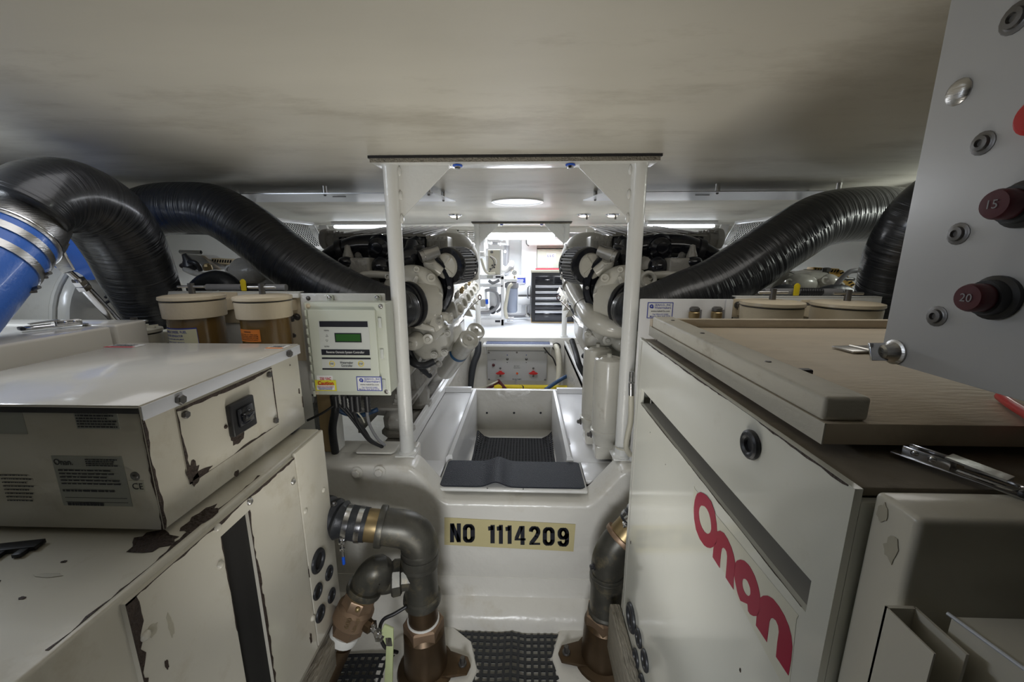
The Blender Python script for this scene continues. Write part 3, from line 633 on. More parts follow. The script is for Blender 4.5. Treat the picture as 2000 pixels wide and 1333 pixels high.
# ================================================================== PLYWOOD TRAY on right generator
pt = thing('plywood_tray','scuffed plywood tray with raised edges lying on right generator','tray',(0.9,0.75,1.28))
b = B(); b.box(0.347,1.7,0.438,1.095,1.2865,1.3125,0.001); b.make('board','wood',pt)
b = B(); b.box(0.345,0.3469,0.438,1.095,1.2865,1.3125); b.make('board_edge','woodp',pt,smooth=False,label='scuffed pale painted edge of the board')
b = B(); b.box(0.345,0.398,0.443,1.073,1.3130,1.3425,0.005,3); b.make('edge_strip','woodp',pt,label='scuffed pale painted left edge strip')
b = B(); b.box(0.345,1.7,1.0735,1.095,1.3130,1.334,0.001); b.make('edge_strip','wood',pt)
b = B()
for y in (0.60,0.83,1.0): b.lathe((0.372,y,1.3425),(0,0,1),[(0.005,0),(0.004,0.0015),(0,0.001)],12)
b.make('screws','dsteel',pt)
for y in (0.50,1.02):
    b = B(); b.box(0.42,1.4,y,y+0.03,1.2745,1.286); b.make('batten','woodo',pt,smooth=False)
c = P(1568,736,Z=1.313); b = B(); b.box(c.x-0.012,c.x+0.012,c.y-0.006,c.y+0.006,1.3135,1.326,0.003); o = b.make('black_stop','black'); rebase(o,(c.x,c.y,1.3135)); tag(o,'small black rubber stop on the plywood tray','stop')
t = thing('strap_hinge','grey steel strap hinge lying on the plywood tray by the grey panel','hinge',P(1680,680,Z=1.3135))
c = P(1690,682,Z=1.3165); b = B(); b.obox(c,(1,0.1,0),(-0.1,1,0),Z_,0.10,0.05,0.004,0.001); b.make('leaf','steel',t)
b = B(); b.cyl(P(1660,677,Z=1.319),P(1725,692,Z=1.319),0.004,seg=10); b.make('pin','steel',t)
b = B(); b.tube([P(1955,775,Z=1.32),P(1975,790,Z=1.322),P(2010,812,Z=1.322),P(2060,850,Z=1.322)],0.006,10); o = b.make('red_cable','red'); tag(rebase(o,P(1990,800,Z=1.315)),'red cable end under the grey panel on the tray','cable')

# ================================================================== UPPER RIGHT PANEL
up = thing('breaker_panel','grey breaker panel hanging upper right with screws and dark red buttons','panel',(0.46,0.25,1.37))
b = B(); b.box(0.450,0.454,0.02,0.503,1.372,1.849,0.001); b.make('face_plate','panel',up)
b = B(); b.box(0.456,0.60,0.02,0.490,1.385,1.849); b.make('box_body','panel',up,smooth=False)
b = B(); b.box(0.4545,0.456,0.03,0.49,1.39,1.845); b.make('gasket','black',up,smooth=False)
XP = 0.450
for (px,py,r,st) in ((1873,180,0.013,'dome'),(1920,280,0.0075,'socket'),(1872,457,0.0075,'socket'),(1830,618,0.0075,'socket'),(1985,35,0.009,'socket')):
    bolt(P(px,py,X=XP),(-1,0,0),r,0.005,'steel' if st=='dome' else 'dsteel',up,'screw',st,washer=(st=='socket'))
for (px,py,s_) in ((2004,399,'15'),(1948,582,'20')):
    c = P(px,py,X=XP)
    b = B(); b.lathe(c,(-1,0,0),[(0.021,0),(0.021,0.004),(0.017,0.006),(0.016,0.014),(0.0135,0.014)],28); k = b.make('breaker_bezel','black',up)
    b = B(); b.lathe(c+V((-0.0141,0,0)),(-1,0,0),[(0.0135,0),(0.0135,0.011),(0.012,0.014),(0.0,0.0145)],26); k2 = b.make('button','dred',k)
    txt(s_,c+V((-0.0288,0,0)),(0,-1,0),(0,0,1),0.008,'grey',up)
c = P(2040,225,X=XP); b = B(); b.lathe(c,(-1,0,0),[(0.016,0),(0.016,0.008),(0.012,0.012),(0,0.013)],24); b.make('button','red',up,label='bright red round button')
c = P(1748,688,X=XP)
b = B(); b.lathe(c,(-1,0,0),[(0.015,0),(0.015,0.002),(0.012,0.003),(0.010,0.006),(0.0085,0.016),(0.006,0.018)],22); tk = b.make('turn_fastener','steel',up)
b = B(); b.obox(c+V((-0.020,0,0)),(-1,0,0),(0,0.4,1),(0,1,-0.4),0.020,0.022,0.003,0.001); b.make('wing','chrome',tk)

# ================================================================== BULKHEAD THINGS
sg = thing('number_sign','tan masking sheet with stencilled black number on the bulkhead front','sign',(-0.05,1.437,0.33))
c = (P(868,1012,Y=1.438)+P(1120,1077,Y=1.438))/2
wv = P(1120,1045,Y=1.438).x-P(866,1045,Y=1.438).x
rr = V((1,0,-0.035)); uu = V((0.035,0,1))
decal(c,rr,uu,wv,0.128,'tan',sg,'sheet',th=0.0012)
def stencil(ch, x0, x1, yt, yb):
    W = 0.30 if ch == '1' else 0.205; A = lambda cx,cy,rx,ry,a0,a1,n=12: [(cx+rx*math.cos(math.radians(a0+(a1-a0)*k/n)), cy+ry*math.sin(math.radians(a0+(a1-a0)*k/n))) for k in range(n+1)]
    G_ = {'N':[[(.10,0),(.10,1)],[(.44,0),(.44,1)],[(.10,.95),(.44,.05)]],
     'O':[A(.27,.70,.18,.215,0,180)+A(.27,.30,.18,.215,180,360)+[(.45,.70)]], '0':[A(.27,.70,.18,.215,0,180)+A(.27,.30,.18,.215,180,360)+[(.45,.70)]],
     '1':[[(.36,0),(.36,1)],[(.05,.80),(.40,.84)]], '4':[[(.40,0),(.40,1)],[(0,.29),(.56,.29)],[(.34,.96),(.08,.33)]],
     '2':[A(.27,.70,.18,.215,175,-20)+[(.36,.45),(.12,.12)],[(.02,.08),(.54,.08)]],
     '9':[A(.27,.68,.18,.235,0,360,20),[(.45,.68),(.45,.32)]+A(.27,.30,.18,.215,0,-175)]}[ch]
    us = 0.54 if ch != '1' else 0.50
    def W3(u,v): return P(x0+(x1-x0)*u/us, yb+(yt-yb)*v, Y=1.4362)+V((0,0,0))
    b = B()
    for L_ in G_:
        w_ = 0.15 if (ch in '2' and L_[0][1] == .08) or (ch == '4' and L_[0][0] == 0) else W
        for i in range(len(L_)-1):
            p = V((*L_[i],0)); q = V((*L_[i+1],0)); d = (q-p); 
            if d.length < 1e-6: continue
            d.normalize(); nn = V((-d.y*0.75 if abs(d.x)>0.9 else -d.y,d.x*0.75 if abs(d.x)>0.9 else d.x,0))*w_/2
            e = d*0.02 if len(L_) > 2 else d*0
            cs = [p-e-nn,q+e-nn,q+e+nn,p-e+nn]
            f = b.bm.faces.new([b.bm.verts.new(W3(max(0,min(.56,c_.x)),max(0,min(1,c_.y)))) for c_ in cs])
    return b.make('stencil_character','ink',sg,smooth=False)
for ch,xa_,xb_,yt_,yb_ in (('N',879,900,1023,1060),('O',904,927,1024,1061),('1',952,966,1026,1062),('1',969,982,1026,1063),('1',986,999,1027,1063),('4',1005,1026,1028,1065),('2',1033,1055,1028,1066),('0',1060,1083,1030,1067),('9',1089,1111,1031,1069)):
    stencil(ch,xa_,xb_,yt_,yb_)
for (px,py) in ((697,924),(741,922)):
    o = bolt(P(px,py,Y=1.438),(0,-1,0),0.017,0.016,'gel',None,'hex_bolt','hex'); rebase(o,P(px,py,Y=1.438)); tag(o,'cream painted hex bolt on the bulkhead, %s of the pair' % ('left' if px<720 else 'right'),'bolt')
c = P(733,880,Z=0.69); b = B(); b.prism([V((c.x-0.085,1.545,0.681)),V((c.x-0.075,1.53,0.681)),V((c.x+0.075,1.53,0.681)),V((c.x+0.085,1.545,0.681)),V((c.x+0.085,1.61,0.681)),V((c.x-0.085,1.61,0.681))],(0,0,0.009),0.003); o = b.make('cover_plate','gel'); rebase(o,(c.x,1.57,0.681)); tag(o,'cream rounded cover plate on the ledge below the controller','plate')
# step with nonskid mat
st = thing('step_tread','cream step with wrinkled blue-black nonskid mat behind the bulkhead notch','step',(-0.045,1.6,0.52))
b = B(); b.box(-0.362,0.268,1.488,1.722,0.536,0.552,0.008,3); b.make('tread_board','post',st)
b = B(); b.box(-0.33,0.235,1.60,1.70,0.50,0.5355); b.make('riser','post',st,smooth=False)
b = B(); nx, ny = 60, 6; xa, xb, ya, yb = -0.352, 0.258, 1.500, 1.712
def mz(x): return 0.5545 + 0.022*math.exp(-((x+0.115)/0.040)**2)
grid = []
for k in range(2):
    g = []
    for j in range(ny+1):
        row = []
        for i in range(nx+1):
            x = xa+(xb-xa)*i/nx; y = ya+(yb-ya)*j/ny
            ex = min(i,nx-i); ey = min(j,ny-j)
            if ex < 2 and (j == 0 or j == ny): y += (1 if j == 0 else -1)*(0.012 if ex == 0 else 0.003)
            row.append(b.bm.verts.new((x,y,mz(x)+(0.004 if k else -0.0015))))
        g.append(row)
    grid.append(g)
for j in range(ny):
    for i in range(nx):
        for k in range(2):
            g = grid[k]; b.bm.faces.new([g[j][i],g[j][i+1],g[j+1][i+1],g[j+1][i]])
for i in range(nx):
    for j in (0,ny): b.bm.faces.new([grid[0][j][i],grid[0][j][i+1],grid[1][j][i+1],grid[1][j][i]])
for j in range(ny):
    for i in (0,nx): b.bm.faces.new([grid[0][j][i],grid[0][j+1][i],grid[1][j+1][i],grid[1][j][i]])
bmesh.ops.recalc_face_normals(b.bm, faces=b.bm.faces)
b.make('nonskid_mat','mat',st)
for x in (-0.15,0.0): bolt((x,1.494,0.552),(0,0,1),0.003,0.002,'dsteel',st,'screw','dome',washer=False)

# trays beside the pit
for sx,x0,x1,lab in ((-1,-0.565,-0.37,'white tray cover left of the pit between stringer and step'),(1,0.235,0.425,'white tray cover right of the pit beneath the twin canisters')):
    t = thing('gangway_tray',lab,'tray cover',((x0+x1)/2,2.2,0.26))
    b = B(); b.box(x0,x1,1.735,2.70,0.525,0.545,0.004); b.make('top','white',t)
    xi = x1 if sx < 0 else x0
    b = B(); b.box(x0 if sx<0 else 0.272,x1+(0.0 if sx<0 else 0.0),1.580,1.7345,0.525,0.545,0.002); b.make('end_panel','white',t)
    b = B(); b.prism([V((xi-sx*0.0,1.735,0.50)),V((xi,1.735,0.560)),V((xi+sx*(-1)*0.012,1.735,0.575)),V((xi+sx*(-1)*0.030,1.735,0.575)),V((xi+sx*(-1)*0.034,1.735,0.50))],(0,0.965,0)); b.make('inner_rail','white',t)
    b = B(); b.prism([V((x0,2.70,0.546)),V((x1,2.70,0.546)),V((x1-0.01 if sx<0 else x1,2.72,0.575)),V((x0,2.72,0.575))],(0,0.03,0.0)); b.make('end_flap','white',t)
    b = B(); xl = xi-sx*0.034; b.box(min(xl,xl+sx*0.01),max(xl,xl+sx*0.01),1.74,2.70,0.262,0.50); b.make('side_wall','white',t,smooth=False)
    c = P(886,873,Z=0.546) if sx<0 else P(1109,863,Z=0.546)
    b = B(); b.box(c.x-0.008,c.x+0.010,c.y-0.035,c.y+0.035,0.5455,0.549,0.001); b.make('hinge_plate','steel',t)
for sx,x0,x1 in ((-1,-0.60,-0.566),(1,0.43,0.462)):
    b = B(); b.prism([V((x0,1.69,0.545)),V((x0,1.69,0.612)),V((x0+0.006,1.69,0.618)),V(((x0+x1)/2,1.69,0.612)),V(((x0+x1)/2,1.69,0.60)),V((x1,1.69,0.592)),V((x1,1.69,0.545))],(0,2.5,0)); o = b.make('angle_rail','white'); rebase(o,((x0+x1)/2,2.9,0.55)); tag(o,'white angle rail along the %s engine stringer' % ('left' if sx<0 else 'right'),'rail')

# lattice mats
def lattice(x0,x1,y0,y1,z,pitch,wd,th,m,sagf=None):
    b = B(); nx = int((x1-x0)/pitch); ny = int((y1-y0)/pitch); sagf = sagf or (lambda x,y:0)
    for i in range(nx+1):
        x = x0+i*pitch; prev = None
        for j in range(0,ny,2):
            ya = y0+j*pitch; yb = min(y1, ya+2*pitch)
            za = z+sagf(x,ya); zb = z+sagf(x,yb)
            b.hexa([V((x-wd/2,ya,za)),V((x+wd/2,ya,za)),V((x+wd/2,yb,zb)),V((x-wd/2,yb,zb)),V((x-wd/2,ya,za+th)),V((x+wd/2,ya,za+th)),V((x+wd/2,yb,zb+th)),V((x-wd/2,yb,zb+th))])
    for j in range(ny+1):
        y = y0+j*pitch
        for i in range(0,nx,2):
            xa = x0+i*pitch; xb = min(x1, xa+2*pitch); za = z+sagf(xa,y)-0.001; zb = z+sagf(xb,y)-0.001
            b.hexa([V((xa,y-wd/2,za)),V((xb,y-wd/2,zb)),V((xb,y+wd/2,zb)),V((xa,y+wd/2,za)),V((xa,y-wd/2,za+th)),V((xb,y-wd/2,zb+th)),V((xb,y+wd/2,zb+th)),V((xa,y+wd/2,za+th))])
    return b
sag = lambda x,y: 0.010*math.exp(-((x+0.04)/0.03)**2)+0.006*abs(math.sin(x*7))
b = lattice(-0.36,0.30,0.92,1.325,0.004,0.0265,0.010,0.006,'rubber',sag); o = b.make('grid_mat','rubber',smooth=False); rebase(o,(-0.03,1.12,0.002)); tag(o,'black open-grid rubber mat on the bilge floor between the bronze pipes','mat')
b = lattice(-0.80,-0.47,0.95,1.24,0.004,0.0265,0.010,0.006,'rubber',lambda x,y:0.012*abs(math.sin(x*9))); o = b.make('grid_mat','rubber',smooth=False); rebase(o,(-0.63,1.1,0.002)); tag(o,'black open-grid mat piece left, under the bronze valve','mat')
sg2 = lambda x,y: (0.07*max(0,(abs(x+0.06)-0.19)/0.08)**1.5*max(0,(y-2.35)/0.2) if y>2.35 else 0)
b = lattice(-0.315,0.195,1.74,2.56,0.262,0.020,0.0125,0.005,'rubber',sg2); o = b.make('grid_mat','matblack',smooth=False); rebase(o,(-0.06,2.15,0.262)); tag(o,'black mat curled at its corners in the pit behind the step','mat')
b = B(); b.box(-0.31,0.19,1.76,2.50,0.2605,0.2618); o = b.make('mat_underlay','matblack',smooth=False); rebase(o,(-0.06,2.13,0.2605)); tag(o,'black underlay beneath the pit mat','mat')

# ================================================================== BRONZE PLUMBING left
def seacock(x,y,t,lx,nut=True):
    b = B(); b.lathe((x,y,0.02),(0,0,1),[(0.105,0),(0.10,0.012),(0.078,0.02),(0.074,0.10),(0.072,0.17),(0.060,0.185)],30); b.make('seacock_body','dbronze',t)
    b = B(); b.lathe((x,y,0.185),(0,0,1),[(0.071,0),(0.071,0.045),(0.064,0.05),(0.052,0.05)],6,a0=0.26); b.make('hex_collar','bronze',t)
    b = B(); b.prism([V((x+lx*0.05,y-0.05,0.03)),V((x+lx*0.155,y-0.03,0.03)),V((x+lx*0.165,y,0.03)),V((x+lx*0.15,y+0.03,0.03)),V((x+lx*0.05,y+0.06,0.03))],(0,0,0.014),0.003); b.make('flange_lug','dbronze',t)
    bolt((x+lx*0.135,y,0.044),(0,0,1),0.010,0.030,'dsteel',t,'stud','hex')
    b = B(); b.lathe((x,y,0.001),(0,0,1),[(0.20,0),(0.185,0.018),(0.11,0.022)],10); b.make('base_pad','gel',t)
pl = thing('bronze_riser','bronze seacock riser with large elbow and tee at left of mat','pipe fitting',(-0.36,1.17,0.0))
px0, py0 = -0.352, 1.17
seacock(px0,py0,pl,1)
b = B(); b.lathe((px0,py0,0.20),(0,0,1),[(0.052,0),(0.052,0.13)],26); b.make('nipple','dbronze',pl)
b = B(); b.ring((px0,py0,0.238),(0,0,1),0.056,0.050,0.008); b.make('thread_tape','tape',pl)
b = B(); b.lathe((px0,py0,0.315),(0,0,1),[(0.050,0),(0.064,0),(0.066,0.012),(0.064,0.026),(0.057,0.030),(0.056,0.14),(0.060,0.148),(0.062,0.150),(0.062,0.172),(0.058,0.178),(0.052,0.178)],30); te = b.make('tee','bronzeg',pl)
dv = V((-1.0,-0.22,0.0)).normalized(); tb = V((px0,py0,0.425))
b = B(); b.lathe(tb,dv,[(0.046,0.02),(0.046,0.062),(0.058,0.066),(0.060,0.090),(0.055,0.096),(0.044,0.096)],8,a0=0.2); b.make('branch_socket','bronzeg',te)
# big elbow
ez = 0.495
c1 = P(835,1075,Y=py0); e = [V((px0,py0,0.49)),V((px0+0.002,py0,0.535)),V((px0-0.008,py0,0.572)),V((px0-0.040,py0-0.005,0.602)),V((px0-0.085,py0-0.012,0.615)),V((px0-0.115,py0-0.016,0.621))]
b = B(); b.ring((px0,py0,0.495),(0,0,1),0.064,0.04,0.030,30); b.ring((px0,py0,0.528),(0,0,1),0.062,0.04,0.012,30); b.make('ribbed_coupling','bronzeg',pl)
b = B(); b.tube(e,[0.060,0.061,0.061,0.060,0.059,0.058],28,6); b.make('elbow','bronzeg',pl)
dh = (e[-1]-e[-2]).normalized(); q0 = e[-1]
b = B(); b.ring(q0+dh*0.004,dh,0.067,0.04,0.020,30); b.make('elbow_bead','bronzeg',pl)
b = B(); b.lathe(q0+dh*0.012,dh,[(0.052,0),(0.052,0.05),(0.050,0.055)],28); b.make('adapter','brass',pl,label='bare bronze hose adapter')
# corrugated hose
ch = thing('corrugated_hose','black ribbed hose with steel clamps feeding the left bronze elbow','hose',q0+dh*0.15+V((0,0,-0.06)))
h0 = q0+dh*0.05; pts=[h0+dh*(0.011*k)+V((0,0.0003*k*k*0.5,-0.0002*k*0.0)) for k in range(40)]
b = B(); b.tube(pts,[(0.054 if k%3==0 else 0.0625) if k>7 else 0.0545 for k in range(40)],26,1,spline=False); b.make('hose','rubber',ch)
for k in (2.0,5.6):
    cc = h0+dh*(0.011*k); b = B(); b.ring(cc,dh,0.0575,0.0545,0.016,30); cl = b.make('clamp_band','chrome',ch)
    if k > 5:
        pc = cc+V((-0.0,-0.052,-0.030)); b = B(); b.cyl(pc,pc+V((0,0,-0.055)),0.0035,seg=10); b.obox(pc,(1,0,0),(0,1,0),Z_,0.018,0.012,0.016,0.002); b.obox(pc+V((0,0,-0.028)),(1,0,0),(0,1,0),Z_,0.016,0.010,0.012,0.002); b.make('t_bolt','chrome',cl)
        b = B(); b.cyl(pc+V((0,0,-0.055)),pc+V((0,0,-0.082)),0.0048,seg=12); b.make('bolt_cap','bluecap',cl)
bolt(h0+dh*0.10+V((0,0,0.062)),(0,0,1),0.006,0.01,'dsteel',ch,'screw','hex')
for k in (20,): b = B(); b.ring(h0+dh*(0.011*k),dh,0.064,0.060,0.012,26); b.make('clamp_band','dsteel',ch)
# branch with ball valve
bv = thing('ball_valve','bronze ball valve with pale green lever hanging from the left riser','valve',(-0.6,1.08,0.1))
s0 = tb+dv*0.09
el = [s0, s0+dv*0.035, P(738,1114,Y=1.12), P(720,1130,Y=1.112), P(712,1152,Y=1.105)]
b = B(); b.tube(el,[0.042,0.046,0.048,0.048,0.047],24,6); b.make('elbow','bronzeg',bv)
d2 = (P(665,1265,Y=1.06)-P(714,1152,Y=1.10)).normalized(); v0 = P(712,1150,Y=1.105)
b = B(); b.ring(v0,d2,0.058,0.03,0.020,28); b.make('elbow_bead','bronzeg',bv)
b = B(); b.ring(v0+d2*0.016,d2,0.048,0.03,0.012,24); b.make('brass_thread','brass',bv)
b = B(); b.lathe(v0+d2*0.022,d2,[(0.050,0),(0.053,0.004),(0.053,0.036)],8); b.lathe(v0+d2*0.056,d2,[(0.050,0),(0.060,0.010),(0.062,0.055),(0.058,0.060),(0.048,0.062)],26); vb = b.make('valve_body','bronze',bv)
b = B(); b.lathe(v0+d2*0.118,d2,[(0.048,0),(0.052,0.004),(0.052,0.034),(0.046,0.038)],6); b.make('hex_end','bronze',bv)
b = B(); b.ring(v0+d2*0.165,d2,0.049,0.030,0.022,24); b.ring(v0+d2*0.180,d2,0.047,0.030,0.008,24); b.make('thread_tape','tape',bv)
b = B(); b.lathe(v0+d2*0.17,d2,[(0.034,0),(0.034,0.03),(0.040,0.03),(0.040,0.22)],24); b.make('tail_pipe','dbronze',bv)
fr = V((0.3,-1,0.25)).normalized()
b = B(); b.lathe(v0+d2*0.040+fr*0.052,fr,[(0.008,0),(0.008,0.006),(0.005,0.009),(0,0.010)],12); b.make('boss','brass',bv)
rgt = d2.cross(fr).normalized(); rgt = rgt if rgt.x > 0 else -rgt; upv = -d2
def cv(c,s_,hh,ww):
    n = V((rgt.cross(upv))); 
    txt(s_,c,upv.cross(fr)*-1 if False else rgt,upv,hh,'brass',bv,width=ww,lift=0.001,name='cast_lettering')
t_a = fr.cross(d2).normalized(); t_a = t_a if t_a.x > 0 else -t_a
for (s_,al,hh,wd) in (('600',0.0,0.016,0.036),):
    nrm = fr; rr_ = V(upv); uu_ = nrm.cross(rr_)
    txt(s_,v0+d2*0.088+nrm*0.061+uu_*0.012,rr_,uu_,hh,'brass',bv,width=wd,lift=0.001,name='cast_lettering')
    txt('USA-125',v0+d2*0.088+nrm*0.060-uu_*0.014,rr_,uu_,0.012,'brass',bv,width=0.045,lift=0.002,name='cast_lettering')
sr = (V((1,0,0))-d2*d2.x).normalized(); sr = (sr+fr*0.35).normalized()
hb = v0+d2*0.095+sr*0.055
b = B(); b.lathe(hb,sr,[(0.022,0),(0.020,0.022),(0.014,0.026)],8); b.make('stem_boss','dbronze',bv)
b = B(); b.cyl(hb+sr*0.022,hb+sr*0.062,0.009,seg=14); b.lathe(hb+sr*0.044,sr,[(0.014,0),(0.014,0.012)],6); b.lathe(hb+sr*0.058,sr,[(0.010,0),(0.010,0.008)],6); b.obox(hb+sr*0.036+V((0,0,0.015)),(1,0,0),(0,1,0),Z_,0.012,0.020,0.030,0.002); b.make('stem_nut','chrome',bv)
h1 = hb+sr*0.040
lv = [h1, h1+V((0.012,-0.01,-0.03)), P(757,1225,Y=1.06), P(760,1262,Y=1.04), P(758,1345,Y=1.02)]
b = B()
for i in range(3): b.obox((lv[i]+lv[i+1])/2,(lv[i+1]-lv[i]),(1,0,0),(lv[i+1]-lv[i]).cross(V((1,0,0))),(lv[i+1]-lv[i]).length+0.003,0.020,0.003,0.001)
b.make('lever','chrome',bv)
b = B(); b.prism([P(750,1222,Y=1.05),P(768,1230,Y=1.05),P(768,1260,Y=1.045),P(766,1340,Y=1.03),P(750,1340,Y=1.03),P(754,1262,Y=1.045),P(742,1240,Y=1.05)],(0,0.008,0),0.002); b.make('lever_grip','green',bv,label='pale green plastic lever sleeve')
b = B(); b.tube([P(795,1185,Y=1.12),P(770,1200,Y=1.10),P(748,1212,Y=1.09),P(742,1235,Y=1.09),P(752,1265,Y=1.10),P(776,1275,Y=1.13)],0.006,10); o = b.make('bonding_cable','black'); tag(rebase(o,P(750,1250,Y=1.1)),'thin black bonding cable looping beside the ball valve','cable')

# right riser
pr = thing('bronze_riser','bronze seacock riser with angled elbow beside the right generator','pipe fitting',(0.33,1.20,0.0))
RX, RY = 0.300, 1.225
seacock(RX,RY,pr,-1)
b = B(); b.lathe((RX,RY,0.20),(0,0,1),[(0.054,0),(0.054,0.03)],24); b.make('nipple','bronzeg',pr)
b = B(); b.lathe((RX,RY,0.225),(0,0,1),[(0.050,0),(0.060,0),(0.061,0.016),(0.055,0.022),(0.055,0.135),(0.060,0.14),(0.061,0.165),(0.056,0.17),(0.048,0.17)],28); b.make('coupling','bronzeg',pr)
e2 = [V((RX,RY,0.385)),V((RX,RY,0.42)),V((RX+0.004,RY+0.0,0.46)),V((RX+0.022,RY+0.004,0.505)),V((RX+0.046,RY+0.008,0.535))]
b = B(); b.tube(e2,[0.056,0.057,0.057,0.055,0.053],26,5); b.make('elbow','bronzeg',pr)
b = B(); b.ring(V((RX,RY,0.40)),(0,0,1),0.0605,0.04,0.016,28); b.make('elbow_bead','bronzeg',pr)
d3 = (e2[-1]-e2[-2]).normalized()
b = B(); b.ring(e2[-1],d3,0.062,0.04,0.016,28); b.make('elbow_bead','bronze',pr)
b = B(); b.lathe(e2[-1]+d3*0.008,d3,[(0.052,0),(0.050,0.055),(0.045,0.06)],26); b.make('adapter','brass',pr)
bolt(V((RX-0.052,RY-0.02,0.44)),(-1,-0.2,0),0.008,0.014,'black',pr,'plug','hex')
c2h = thing('corrugated_hose','black hose with bright steel clamps above the right bronze riser','hose',e2[-1]+d3*0.1)
hh0 = e2[-1]+d3*0.055
b = B(); b.tube([hh0+d3*0.010*k for k in range(24)],[0.052 if k<9 else (0.052 if k%3 else 0.046) for k in range(24)],22,1,spline=False); b.make('hose','rubber',c2h)
for k in (0.018,0.050):
    b = B(); b.ring(hh0+d3*k,d3,0.0555,0.051,0.016,28); cl = b.make('clamp_band','chrome',c2h)
    b = B(); cc = hh0+d3*k+V((-0.045,-0.03,0.012)); b.obox(cc,(1,0,0),(0,1,0),Z_,0.014,0.014,0.018,0.003); b.cyl(cc,cc+V((0.0,-0.02,0.01)),0.003,seg=8); b.make('clamp_screw','chrome',cl)

# white conduit and fitting beside right post
cd = thing('white_conduit','cream hose with chrome fitting tied beside the right near post','hose',(0.43,1.50,0.7))
b = B(); b.tube([P(1233,770,Y=1.5),P(1232,820,Y=1.5),P(1226,850,Y=1.5),P(1223,875,Y=1.5),P(1232,890,Y=1.5)],0.011,12); b.make('hose','hosew',cd)
b = B(); b.cyl(P(1234,726,Y=1.5),P(1233,745,Y=1.5),0.010,seg=14); b.cyl(P(1233,748,Y=1.5),P(1233,772,Y=1.5),0.0125,seg=14); b.make('fitting','chrome',cd)
b = B(); b.torus((0.425,1.545,0.72),(0,0.2,1),0.040,0.003,24,6); b.make('cable_tie','hosew',cd)

# ================================================================== LARGE WRAPPED HOSES
def big_hose(pts, lab, loc):
    b = B(); b.tube([P(x,y,Y=Y) for x,y,Y,r in pts],[r for x,y,Y,r in pts],36,8); o = b.make('air_hose','hose'); rebase(o, loc); return tag(o, lab, 'hose', None)
o1 = big_hose([(46,412,1.13,.094),(68,393,1.16,.098),(100,383,1.21,.104),(145,386,1.28,.112),(200,418,1.37,.118),(243,475,1.45,.120),(272,540,1.52,.118),(303,610,1.58,.105),(330,670,1.62,.095),(345,740,1.66,.09)],'thick black wrapped hose arching at far left over the blue pipe',P(300,640,Y=1.6))
o2 = big_hose([(262,430,1.98,.118),(305,412,1.95,.118),(360,408,1.92,.118),(425,414,1.90,.118),(490,452,1.86,.120),(550,500,1.83,.122),(610,542,1.80,.122),(675,578,1.78,.120),(735,600,1.78,.112),(775,604,1.81,.095),(795,602,1.86,.085)],'long black wrapped hose from ceiling to the left engine',P(600,540,Y=1.8))
o3 = big_hose([(1832,440,2.0,.118),(1790,428,1.97,.118),(1735,420,1.93,.118),(1670,420,1.90,.118),(1600,432,1.87,.118),(1535,470,1.85,.120),(1465,516,1.83,.122),(1400,556,1.81,.122),(1335,583,1.79,.120),(1280,602,1.79,.112),(1240,606,1.82,.095),(1222,604,1.87,.085)],'long black wrapped hose from ceiling to the right engine',P(1400,560,Y=1.8))
o4 = big_hose([(1905,385,1.48,.120),(1850,395,1.49,.120),(1800,440,1.52,.120),(1766,500,1.56,.120),(1746,560,1.60,.116),(1728,620,1.64,.108),(1712,690,1.68,.10)],'black wrapped hose dropping behind the grey breaker panel at right',P(1740,600,Y=1.6))

# ================================================================== BLUE EXHAUST PIPE at left
bp = thing('exhaust_pipe','steel and blue silicone exhaust pipe with band clamps at far left','pipe',(-1.75,1.5,1.4))
C1 = P(12,462,Y=1.10); A0 = P(-80,560,Y=0.96); dA = (A0-C1).normalized()
b = B(); b.cyl(C1,C1+dA*0.34,0.107,seg=36); b.make('silicone_sleeve','blue',bp)
for k in (0.045,0.100):
    b = B(); b.ring(C1+dA*k,dA,0.111,0.106,0.022,36); cl = b.make('band_clamp','steel',bp)
    for j in (0,):
        c = C1+dA*(k+0.0)+P(74,511,Y=1.42)-P(30,452,Y=1.42); c = C1+dA*k+(P(85,505,Y=1.12)-P(20,462,Y=1.10)).normalized()*0.112
        b = B(); b.cyl(c-dA*0.0+V((-0.03,0,-0.01)),c+V((0.03,0,0.01)),0.005,seg=10); b.obox(c,(1,0,0),(0,1,0),Z_,0.02,0.02,0.014,0.002); b.make('clamp_bolt','dsteel',cl)
        b = B(); b.sph(c+V((-0.036,0,-0.012)),0.008,1.6,1,1,10); b.make('bolt_cap','bluecap',cl)
b = B(); b.lathe(C1+dA*0.012,-dA,[(0.107,0),(0.110,0.0),(0.110,0.05),(0.105,0.065),(0.100,0.10)],36); b.make('steel_collar','steel',bp)
b = B(); b.ring(C1,dA,0.113,0.100,0.006,36); b.make('collar_bead','chrome',bp)
C2 = P(122,492,Y=1.62); B1 = P(235,430,Y=1.86); dB = (B1-C2).normalized()
b = B(); b.lathe(C2,dB,[(0.140,0),(0.142,0.004),(0.142,0.30),(0.137,0.30)],36); b.make('silicone_sleeve','blue',bp)
for k in (0.065,0.165):
    b = B(); b.ring(C2+dB*k,dB,0.147,0.141,0.026,36); b.make('band_clamp','steel',bp)
c = P(147,470,Y=1.60); b = B(); b.cyl(P(138,461,Y=1.56),P(150,472,Y=1.55),0.006,seg=10); b.make('clamp_bolt','chrome',bp); b = B(); b.cyl(P(149,471,Y=1.55),P(157,479,Y=1.55),0.0085,seg=12); b.make('bolt_cap','bluecap',bp)
b = B(); b.tube([C1+dA*-0.07, P(50,430,Y=1.20), P(70,425,Y=1.32)],[0.098,0.098,0.090],30,6); b.make('steel_elbow','steel',bp)
